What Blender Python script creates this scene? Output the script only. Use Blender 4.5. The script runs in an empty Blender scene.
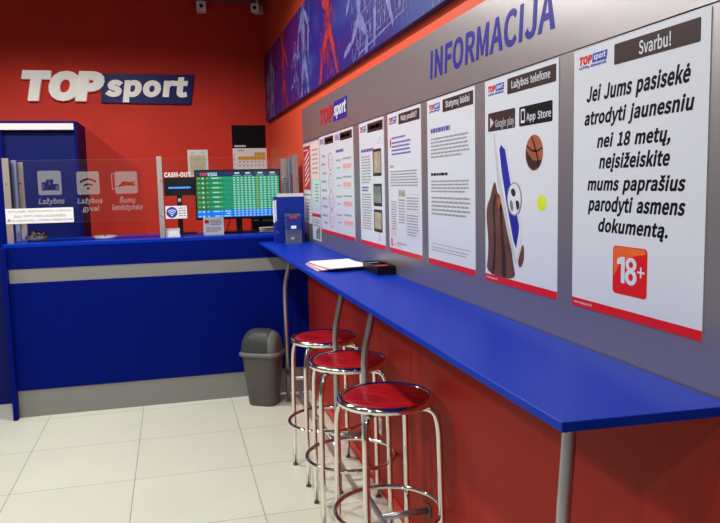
import bpy, bmesh, math, random
from mathutils import Vector, Matrix
random.seed(7)
PI = math.pi
SC = bpy.context.scene
COL = SC.collection

# ------------------------------------------------------------------ materials
def mat(name, col, rough=.5, metal=0., emit=None, es=0., var=.0, scale=8., bump=0., stretch=(1, 1, 1), coat=0., alpha=1., spec=.2):
    m = bpy.data.materials.new(name); m.use_nodes = True
    nt = m.node_tree; b = nt.nodes['Principled BSDF']
    b.inputs['Base Color'].default_value = (*col, 1); b.inputs['Roughness'].default_value = rough
    b.inputs['Metallic'].default_value = metal; b.inputs['Specular IOR Level'].default_value = spec
    b.inputs['Coat Weight'].default_value = coat; b.inputs['Coat Roughness'].default_value = .08
    if alpha < 1: b.inputs['Alpha'].default_value = alpha
    if emit: b.inputs['Emission Color'].default_value = (*emit, 1); b.inputs['Emission Strength'].default_value = es
    if var or bump:
        tc = nt.nodes.new('ShaderNodeTexCoord'); mp = nt.nodes.new('ShaderNodeMapping'); no = nt.nodes.new('ShaderNodeTexNoise')
        mp.inputs['Scale'].default_value = stretch; no.inputs['Scale'].default_value = scale; no.inputs['Detail'].default_value = 4
        nt.links.new(tc.outputs['Object'], mp.inputs[0]); nt.links.new(mp.outputs[0], no.inputs[0])
        if var:
            r = nt.nodes.new('ShaderNodeValToRGB')
            r.color_ramp.elements[0].position = .3; r.color_ramp.elements[1].position = .7
            r.color_ramp.elements[0].color = (*[c * (1 - var) for c in col], 1)
            r.color_ramp.elements[1].color = (*[min(1, c * (1 + var)) for c in col], 1)
            nt.links.new(no.outputs[0], r.inputs[0]); nt.links.new(r.outputs[0], b.inputs['Base Color'])
        if bump:
            bp = nt.nodes.new('ShaderNodeBump'); bp.inputs['Strength'].default_value = bump; bp.inputs['Distance'].default_value = .002
            nt.links.new(no.outputs[0], bp.inputs['Height']); nt.links.new(bp.outputs[0], b.inputs['Normal'])
    return m

M = {}
M['red_wall'] = mat('red_wall_paint', (.62, .036, .020), .6, var=.06, scale=3, bump=.05)
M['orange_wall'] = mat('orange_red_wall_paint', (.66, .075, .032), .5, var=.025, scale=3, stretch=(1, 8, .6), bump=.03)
M['board_shaded_red'] = mat('red_wall_board_shaded', (.37, .022, .012), .5, var=.05, scale=5, stretch=(1, 10, .5), spec=.12)  # wall red darkened to paint in the shade under the shelf
M['base_red'] = mat('red_skirting', (.62, .03, .012), .4, var=.05)
M['ceil'] = mat('ceiling_paint', (.16, .15, .145), .8, var=.05)
M['off_wall'] = mat('dark_wall_paint', (.12, .115, .11), .7, var=.05)  # unseen walls, set dark so the chrome has dark surroundings to reflect
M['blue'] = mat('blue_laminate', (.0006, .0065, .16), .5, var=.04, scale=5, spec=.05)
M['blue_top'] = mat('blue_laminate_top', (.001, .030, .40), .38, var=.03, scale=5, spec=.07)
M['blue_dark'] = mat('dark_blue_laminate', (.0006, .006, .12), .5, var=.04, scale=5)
M['grey_lam'] = mat('grey_laminate', (.25, .25, .24), .45, var=.05, scale=20, stretch=(1, 1, 8))
M['steel'] = mat('brushed_steel_sheet', (.40, .375, .40), .34, .8, var=.03, scale=4, stretch=(.6, .6, 320), bump=.10)
M['chrome'] = mat('chrome_tube', (.85, .83, .80), .09, 1., var=.02)
M['satin'] = mat('satin_grey_tube', (.42, .42, .45), .33, .85, var=.04)
M['rubber'] = mat('grey_rubber', (.12, .12, .12), .7, var=.05)
M['white'] = mat('white_plastic', (.82, .81, .78), .35, var=.02)
M['sheet'] = mat('laminated_paper', (.60, .63, .72), .3, var=.015, scale=3, coat=.25)
M['pink_sheet'] = mat('pink_paper', (.80, .58, .58), .3, var=.02, coat=.08)
M['green_sheet'] = mat('pale_green_print', (.50, .74, .62), .3, var=.02, coat=.08)
M['paper'] = mat('white_paper', (.80, .80, .80), .7, var=.03)
M['paper_cream'] = mat('cream_paper', (.62, .56, .38), .7, var=.1, scale=20)
M['print_red'] = mat('print_red', (.60, .012, .015), .35, var=.03, coat=.08)
M['print_orange'] = mat('print_orange_red', (.72, .12, .03), .35, var=.1, scale=12)
M['print_brown'] = mat('print_dark_brown', (.036, .018, .019), .4, var=.05, coat=.08)
M['print_black'] = mat('print_black', (.006, .006, .008), .5, var=.05, spec=.08)
M['print_grey'] = mat('print_grey', (.26, .26, .29), .5, var=.05)
M['print_lgrey'] = mat('print_light_grey', (.45, .46, .50), .5, var=.05)
M['print_pink'] = mat('print_pink', (.75, .30, .33), .5, var=.05)
M['print_blue'] = mat('print_blue', (.03, .05, .42), .4, var=.03)
M['print_violet'] = mat('print_violet', (.10, .09, .36), .4, var=.03)
M['vinyl_blue'] = mat('blue_vinyl', (.018, .018, .26), .4, var=.03)
M['vinyl_red'] = mat('red_vinyl', (.40, .015, .03), .4, var=.03)
M['sign_white'] = mat('sign_white_acrylic', (.86, .84, .78), .4, var=.02, emit=(1, .97, .88), es=.12)
M['sign_blue'] = mat('sign_blue_panel', (.008, .010, .13), .4, var=.03)
M['black'] = mat('black_plastic', (.008, .008, .009), .4, var=.05)
M['dark_grey'] = mat('charcoal_plastic', (.045, .05, .052), .4, var=.06, scale=15)
M['bin_grey'] = mat('grey_bin_plastic', (.10, .093, .088), .38, var=.05, scale=12)
M['bin_rim'] = mat('grey_bin_lid_plastic', (.15, .148, .148), .35, var=.05, scale=12)
M['beige_post'] = mat('beige_anodised_post', (.34, .29, .27), .4, .3, var=.04)
M['post'] = mat('pale_aluminium_post', (.42, .42, .42), .4, .4, var=.04)
M['clear_edge'] = mat('blue_grey_plastic', (.20, .24, .42), .3, var=.05)
M['skin'] = mat('print_hand_brown', (.11, .045, .035), .5, var=.25, scale=14)
M['skin_dark'] = mat('print_hand_shadow', (.035, .015, .014), .5, var=.2, scale=14)
M['tennis'] = mat('print_tennis_yellow', (.60, .68, .03), .5, var=.1, scale=20)
M['basket'] = mat('print_basketball', (.30, .085, .04), .5, var=.2, scale=20)
M['phone_blue'] = mat('print_phone_screen', (.02, .025, .30), .3, var=.1)
M['yellow'] = mat('print_yellow', (.75, .42, .05), .5, var=.05)
M['photo'] = mat('print_photo', (.34, .29, .22), .4, var=.35, scale=14, stretch=(1, 1, 1))
M['photo_green'] = mat('print_photo_green', (.14, .18, .16), .4, var=.6, scale=16)
M['candy'] = mat('candy_wrappers', (.70, .42, .42), .25, var=.5, scale=60)
M['candy_white'] = mat('white_candy_wrapper', (.75, .72, .72), .25, var=.2, scale=60)
M['candy_dark'] = mat('dark_candy_wrapper', (.12, .03, .06), .25, var=.2, scale=60)
M['binder'] = mat('blue_binder_board', (.008, .03, .30), .4, var=.05)
M['leaflet'] = mat('blue_leaflet', (.01, .025, .22), .4, var=.1)
M['lamp'] = mat('lamp_lens', (1, 1, 1), .4, emit=(1, .96, .9), es=14)
M['led'] = mat('screen_blue_text', (.02, .1, .6), .4, emit=(.05, .3, 1), es=1.2)
for k, c in dict(scr_head=(.012, .025, .09), scr_g1=(.0, .23, .07), scr_g2=(.005, .33, .15), scr_g3=(.02, .16, .03), scr_teal=(.005, .30, .19), scr_blue=(.0, .20, .88),
                 scr_white=(.42, .70, .60), scr_yel=(.38, .42, .03), scr_red=(.8, .05, .12), scr_lb=(.35, .6, 1.)).items():
    M[k] = mat(k + '_pixels', (.01, .01, .01), .3, emit=c, es=.85)

def red_seat():
    m = mat('red_seat_pad', (.36, .005, .010), .3, coat=.25); nt = m.node_tree; b = nt.nodes['Principled BSDF']
    tc = nt.nodes.new('ShaderNodeTexCoord'); mp = nt.nodes.new('ShaderNodeMapping'); w = nt.nodes.new('ShaderNodeTexNoise')
    mp.inputs['Scale'].default_value = (3, 28, 3); mp.inputs['Rotation'].default_value = (0, 0, .5); w.inputs['Scale'].default_value = 2.2; w.inputs['Detail'].default_value = 3
    r = nt.nodes.new('ShaderNodeValToRGB'); r.color_ramp.elements[0].position = .35; r.color_ramp.elements[1].position = .75
    r.color_ramp.elements[0].color = (.26, .002, .006, 1); r.color_ramp.elements[1].color = (.50, .016, .020, 1)
    nt.links.new(tc.outputs['Object'], mp.inputs[0]); nt.links.new(mp.outputs[0], w.inputs[0]); nt.links.new(w.outputs[0], r.inputs[0]); nt.links.new(r.outputs[0], b.inputs['Base Color'])
    return m
M['seat'] = red_seat()

def glass_mat(name, tint=(.95, .97, .98), refl=.9, haze=.0):
    m = bpy.data.materials.new(name); m.use_nodes = True; nt = m.node_tree; nt.nodes.clear()
    o = nt.nodes.new('ShaderNodeOutputMaterial'); t = nt.nodes.new('ShaderNodeBsdfTransparent'); g = nt.nodes.new('ShaderNodeBsdfGlossy')
    d = nt.nodes.new('ShaderNodeBsdfDiffuse'); d.inputs[0].default_value = (.6, .6, .6, 1)
    t.inputs[0].default_value = (*tint, 1); g.inputs['Roughness'].default_value = .02
    f = nt.nodes.new('ShaderNodeFresnel'); f.inputs[0].default_value = 1.35
    mx = nt.nodes.new('ShaderNodeMixShader'); m2 = nt.nodes.new('ShaderNodeMixShader'); m2.inputs[0].default_value = haze
    nt.links.new(f.outputs[0], mx.inputs[0]); nt.links.new(t.outputs[0], mx.inputs[1]); nt.links.new(g.outputs[0], mx.inputs[2])
    nt.links.new(mx.outputs[0], m2.inputs[1]); nt.links.new(d.outputs[0], m2.inputs[2]); nt.links.new(m2.outputs[0], o.inputs[0])
    return m
M['glass'] = glass_mat('counter_glass', (.985, .99, .99), haze=.004)
M['acrylic'] = glass_mat('clear_acrylic', (.9, .92, .95), haze=.10)
M['frost'] = glass_mat('frosted_vinyl', (.9, .9, .9), haze=.22)
M['bowl_glass'] = glass_mat('pale_bowl_glass', (.9, .9, .95), haze=.35)
M['frost_text'] = glass_mat('frosted_vinyl_lettering', (.9, .9, .9), haze=.26)

def floor_mat():
    m = mat('cream_floor_tiles', (.74, .72, .62), .3, spec=.4); nt = m.node_tree; b = nt.nodes['Principled BSDF']
    tc = nt.nodes.new('ShaderNodeTexCoord'); mp = nt.nodes.new('ShaderNodeMapping'); br = nt.nodes.new('ShaderNodeTexBrick')
    mp.inputs['Location'].default_value = (.852 + 6.0, -4.3765 + .608 * 14, 0)
    br.offset = 0; br.inputs['Scale'].default_value = 1; br.inputs['Brick Width'].default_value = .6; br.inputs['Row Height'].default_value = .608
    br.inputs['Mortar Size'].default_value = .0016; br.inputs['Mortar Smooth'].default_value = .1
    br.inputs['Color1'].default_value = (.75, .76, .65, 1); br.inputs['Color2'].default_value = (.72, .73, .62, 1); br.inputs['Mortar'].default_value = (.22, .2, .16, 1)
    no = nt.nodes.new('ShaderNodeTexNoise'); no.inputs['Scale'].default_value = 2.5; no.inputs['Detail'].default_value = 5
    mx = nt.nodes.new('ShaderNodeMixRGB'); mx.blend_type = 'MULTIPLY'; mx.inputs[0].default_value = .12
    nt.links.new(tc.outputs['Object'], mp.inputs[0]); nt.links.new(mp.outputs[0], br.inputs[0]); nt.links.new(tc.outputs['Object'], no.inputs[0])
    nt.links.new(br.outputs[0], mx.inputs[1]); nt.links.new(no.outputs[0], mx.inputs[2]); nt.links.new(mx.outputs[0], b.inputs['Base Color'])
    return m
M['floor'] = floor_mat()

def canvas_mat():
    m = mat('printed_purple_canvas', (.1, .02, .2), .45); nt = m.node_tree; b = nt.nodes['Principled BSDF']
    tc = nt.nodes.new('ShaderNodeTexCoord'); mp = nt.nodes.new('ShaderNodeMapping'); no = nt.nodes.new('ShaderNodeTexNoise')
    mp.inputs['Scale'].default_value = (.75, 1, 1.6); mp.inputs['Location'].default_value = (.4, 0, .1); no.inputs['Scale'].default_value = 1.6; no.inputs['Detail'].default_value = 2
    sx = nt.nodes.new('ShaderNodeSeparateXYZ'); ma = nt.nodes.new('ShaderNodeMath'); ma.operation = 'MULTIPLY_ADD'; ma.inputs[1].default_value = .09; ma.inputs[2].default_value = -.15
    ad = nt.nodes.new('ShaderNodeMath'); ad.operation = 'ADD'
    r = nt.nodes.new('ShaderNodeValToRGB'); e = r.color_ramp.elements
    e[0].position = .32; e[0].color = (.085, .006, .095, 1); e[1].position = .62; e[1].color = (.016, .010, .17, 1)
    x = e.new(.48); x.color = (.045, .007, .13, 1); y = e.new(.82); y.color = (.02, .05, .24, 1)
    L = nt.links.new
    L(tc.outputs['Object'], mp.inputs[0]); L(mp.outputs[0], no.inputs[0]); L(tc.outputs['Object'], sx.inputs[0]); L(sx.outputs['X'], ma.inputs[0])
    L(no.outputs[0], ad.inputs[0]); L(ma.outputs[0], ad.inputs[1]); L(ad.outputs[0], r.inputs[0]); L(r.outputs[0], b.inputs['Base Color'])
    return m
M['canvas'] = canvas_mat()
M['sketch_pale'] = mat('sketch_pale_blue_ink', (.15, .15, .38), .5, var=.35, scale=30)
M['sketch_red'] = mat('sketch_orange_ink', (.36, .022, .022), .5, var=.35, scale=30)
M['canvas_edge'] = mat('canvas_edge_dark', (.02, .01, .06), .5, var=.05)

# ------------------------------------------------------------------ helpers
def link(name, bm, m, parent=None, smooth=False, loc=None):
    me = bpy.data.meshes.new(name); bm.normal_update(); bm.to_mesh(me); bm.free()
    o = bpy.data.objects.new(name, me); COL.objects.link(o)
    for x in (m if isinstance(m, (list, tuple)) else [m]): me.materials.append(x)
    if parent is not None: o.parent = parent
    if loc: o.location = loc
    if smooth:
        for p in me.polygons: p.use_smooth = True
    return o
def autosmooth(o, ang=35):
    me = o.data
    for p in me.polygons: p.use_smooth = True
    bm = bmesh.new(); bm.from_mesh(me)
    for e in bm.edges:
        if len(e.link_faces) == 2 and e.calc_face_angle(0) > math.radians(ang): e.smooth = False
    bm.to_mesh(me); bm.free(); return o
def tag(o, label=None, cat=None, group=None, kind=None):
    if label: o['label'] = label
    if cat: o['category'] = cat
    if group: o['group'] = group
    if kind: o['kind'] = kind
    return o
def empty(name, loc, rz=0., label=None, cat=None, group=None):
    o = bpy.data.objects.new(name, None); COL.objects.link(o); o.location = loc; o.rotation_euler = (0, 0, rz); o.empty_display_size = .1
    return tag(o, label, cat, group)
def bx(bm, x0, x1, y0, y1, z0, z1, bev=0., mi=0):
    r = bmesh.ops.create_cube(bm, size=1)
    vs = r['verts']
    for v in vs:
        v.co = Vector((x0 + (v.co.x + .5) * (x1 - x0), y0 + (v.co.y + .5) * (y1 - y0), z0 + (v.co.z + .5) * (z1 - z0)))
    fs = list({f for v in vs for f in v.link_faces})
    for f in fs: f.material_index = mi
    if bev > 0:
        es = list({e for v in vs for e in v.link_edges})
        r = bmesh.ops.bevel(bm, geom=es, offset=bev, segments=2, affect='EDGES', profile=.7)
        for f in r['faces']: f.material_index = mi
    return bm
def box(name, m, parent, x0, x1, y0, y1, z0, z1, bev=.0):
    return link(name, bx(bmesh.new(), x0, x1, y0, y1, z0, z1, bev), m, parent)
def tube(bm, pts, r, n=12, closed=False, caps=True):
    pts = [Vector(p) for p in pts]; N = len(pts); rings = []
    prev = None
    for i, p in enumerate(pts):
        a = pts[(i - 1) % N] if (closed or i > 0) else p
        b = pts[(i + 1) % N] if (closed or i < N - 1) else p
        t = (b - a).normalized()
        if prev is None:
            u = t.orthogonal().normalized()
        else:
            u = (prev - t * prev.dot(t)).normalized()
        prev = u; w = t.cross(u)
        rr = r[i] if isinstance(r, (list, tuple)) else r
        rings.append([bm.verts.new(p + (u * math.cos(2 * PI * k / n) + w * math.sin(2 * PI * k / n)) * rr) for k in range(n)])
    M_ = N if closed else N - 1
    for i in range(M_):
        A, B = rings[i], rings[(i + 1) % N]
        off = 0
        if closed and i == N - 1:
            off = min(range(n), key=lambda s: (A[0].co - B[s].co).length)
        for k in range(n):
            bm.faces.new((A[k], A[(k + 1) % n], B[(k + 1 + off) % n], B[(k + off) % n]))
    if caps and not closed:
        bm.faces.new(rings[0][::-1]); bm.faces.new(rings[-1])
    bmesh.ops.recalc_face_normals(bm, faces=bm.faces[:])
    return bm
def tube_o(name, m, parent, pts, r, n=12, closed=False):
    return link(name, tube(bmesh.new(), pts, r, n, closed), m, parent, smooth=True)
def lathe(bm, prof, n=32, c=(0, 0, 0)):
    rings = []
    for r, z in prof:
        if r < 1e-6: rings.append([bm.verts.new((c[0], c[1], c[2] + z))])
        else: rings.append([bm.verts.new((c[0] + r * math.cos(2 * PI * k / n), c[1] + r * math.sin(2 * PI * k / n), c[2] + z)) for k in range(n)])
    for A, B in zip(rings, rings[1:]):
        for k in range(n):
            j = (k + 1) % n
            if len(A) == 1 and len(B) == 1: continue
            if len(A) == 1: bm.faces.new((A[0], B[k], B[j]))
            elif len(B) == 1: bm.faces.new((A[k], A[j], B[0]))
            else: bm.faces.new((A[k], A[j], B[j], B[k]))
    bmesh.ops.recalc_face_normals(bm, faces=bm.faces[:])
    return bm
def smooth_path(pts, rad=.03, seg=6):
    pts = [Vector(p) for p in pts]; out = [pts[0]]
    for i in range(1, len(pts) - 1):
        p, a, b = pts[i], pts[i - 1], pts[i + 1]
        da, db = (a - p), (b - p); ra = min(rad, da.length * .45); rb = min(rad, db.length * .45)
        s, e = p + da.normalized() * ra, p + db.normalized() * rb
        for k in range(seg + 1):
            t = k / seg; out.append(s * (1 - t) ** 2 + p * 2 * t * (1 - t) + e * t * t)
    out.append(pts[-1]); return out
# flat shapes live in a front-view frame: x to the right, z up, the viewer towards -y
def quad(bm, x0, x1, z0, z1, y, mi=0):
    f = bm.faces.new([bm.verts.new((x0, y, z0)), bm.verts.new((x1, y, z0)), bm.verts.new((x1, y, z1)), bm.verts.new((x0, y, z1))])
    f.material_index = mi; return f
def poly(bm, pts, y, mi=0):
    f = bm.faces.new([bm.verts.new((p[0], y, p[1])) for p in pts]); f.material_index = mi
    f.normal_update()
    if f.normal.y > 0: f.normal_flip()
    return f
def circ(cx, cz, rx, rz=None, n=28, a0=0, a1=2 * PI):
    rz = rz or rx; full = abs(a1 - a0 - 2 * PI) < 1e-6
    return [(cx + rx * math.cos(a0 + (a1 - a0) * k / (n if full else n - 1)), cz + rz * math.sin(a0 + (a1 - a0) * k / (n if full else n - 1))) for k in range(n)]
def arcband(cx, cz, r0, r1, a0, a1, n=16):
    return circ(cx, cz, r1, n=n, a0=a0, a1=a1) + circ(cx, cz, r0, n=n, a0=a0, a1=a1)[::-1]
def rrect(x0, x1, z0, z1, r, n=6):
    out = []
    for cx, cz, a in ((x1 - r, z1 - r, 0), (x0 + r, z1 - r, PI / 2), (x0 + r, z0 + r, PI), (x1 - r, z0 + r, 1.5 * PI)):
        out += [(cx + r * math.cos(a + k / n * PI / 2), cz + r * math.sin(a + k / n * PI / 2)) for k in range(n + 1)]
    return out
def curve_mesh(cu, name):
    ob = bpy.data.objects.new('tmp', cu); COL.objects.link(ob)
    dg = bpy.context.evaluated_depsgraph_get(); dg.update()
    me = bpy.data.meshes.new_from_object(ob.evaluated_get(dg)); bpy.data.objects.remove(ob)
    me.name = name; me.materials.clear(); return me
def shape_mesh(name, loops, y, th):
    cu = bpy.data.curves.new(name, 'CURVE'); cu.dimensions = '2D'; cu.fill_mode = 'BOTH'; cu.extrude = th / 2 * 1e3
    for lp in loops:
        s = cu.splines.new('POLY'); s.points.add(len(lp) - 1); s.use_cyclic_u = True
        for p, q in zip(s.points, lp): p.co = (q[0] * 1e3, q[1] * 1e3, 0, 1)
    me = curve_mesh(cu, name)
    for v in me.vertices: v.co = Vector((v.co.x / 1e3, y - v.co.z / 1e3 - th / 2, v.co.y / 1e3))
    fixn(me); bpy.data.curves.remove(cu); return me
def shape(name, loops, m, parent, y, th=.0004):
    me = shape_mesh(name, loops, y, th)
    o = bpy.data.objects.new(name, me); COL.objects.link(o); me.materials.append(m)
    if parent is not None: o.parent = parent
    return o
def fixn(me):
    bm = bmesh.new(); bm.from_mesh(me); bmesh.ops.remove_doubles(bm, verts=bm.verts[:], dist=1e-7); bmesh.ops.recalc_face_normals(bm, faces=bm.faces[:]); bm.to_mesh(me); bm.free()
GLYPHS = {}
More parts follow.
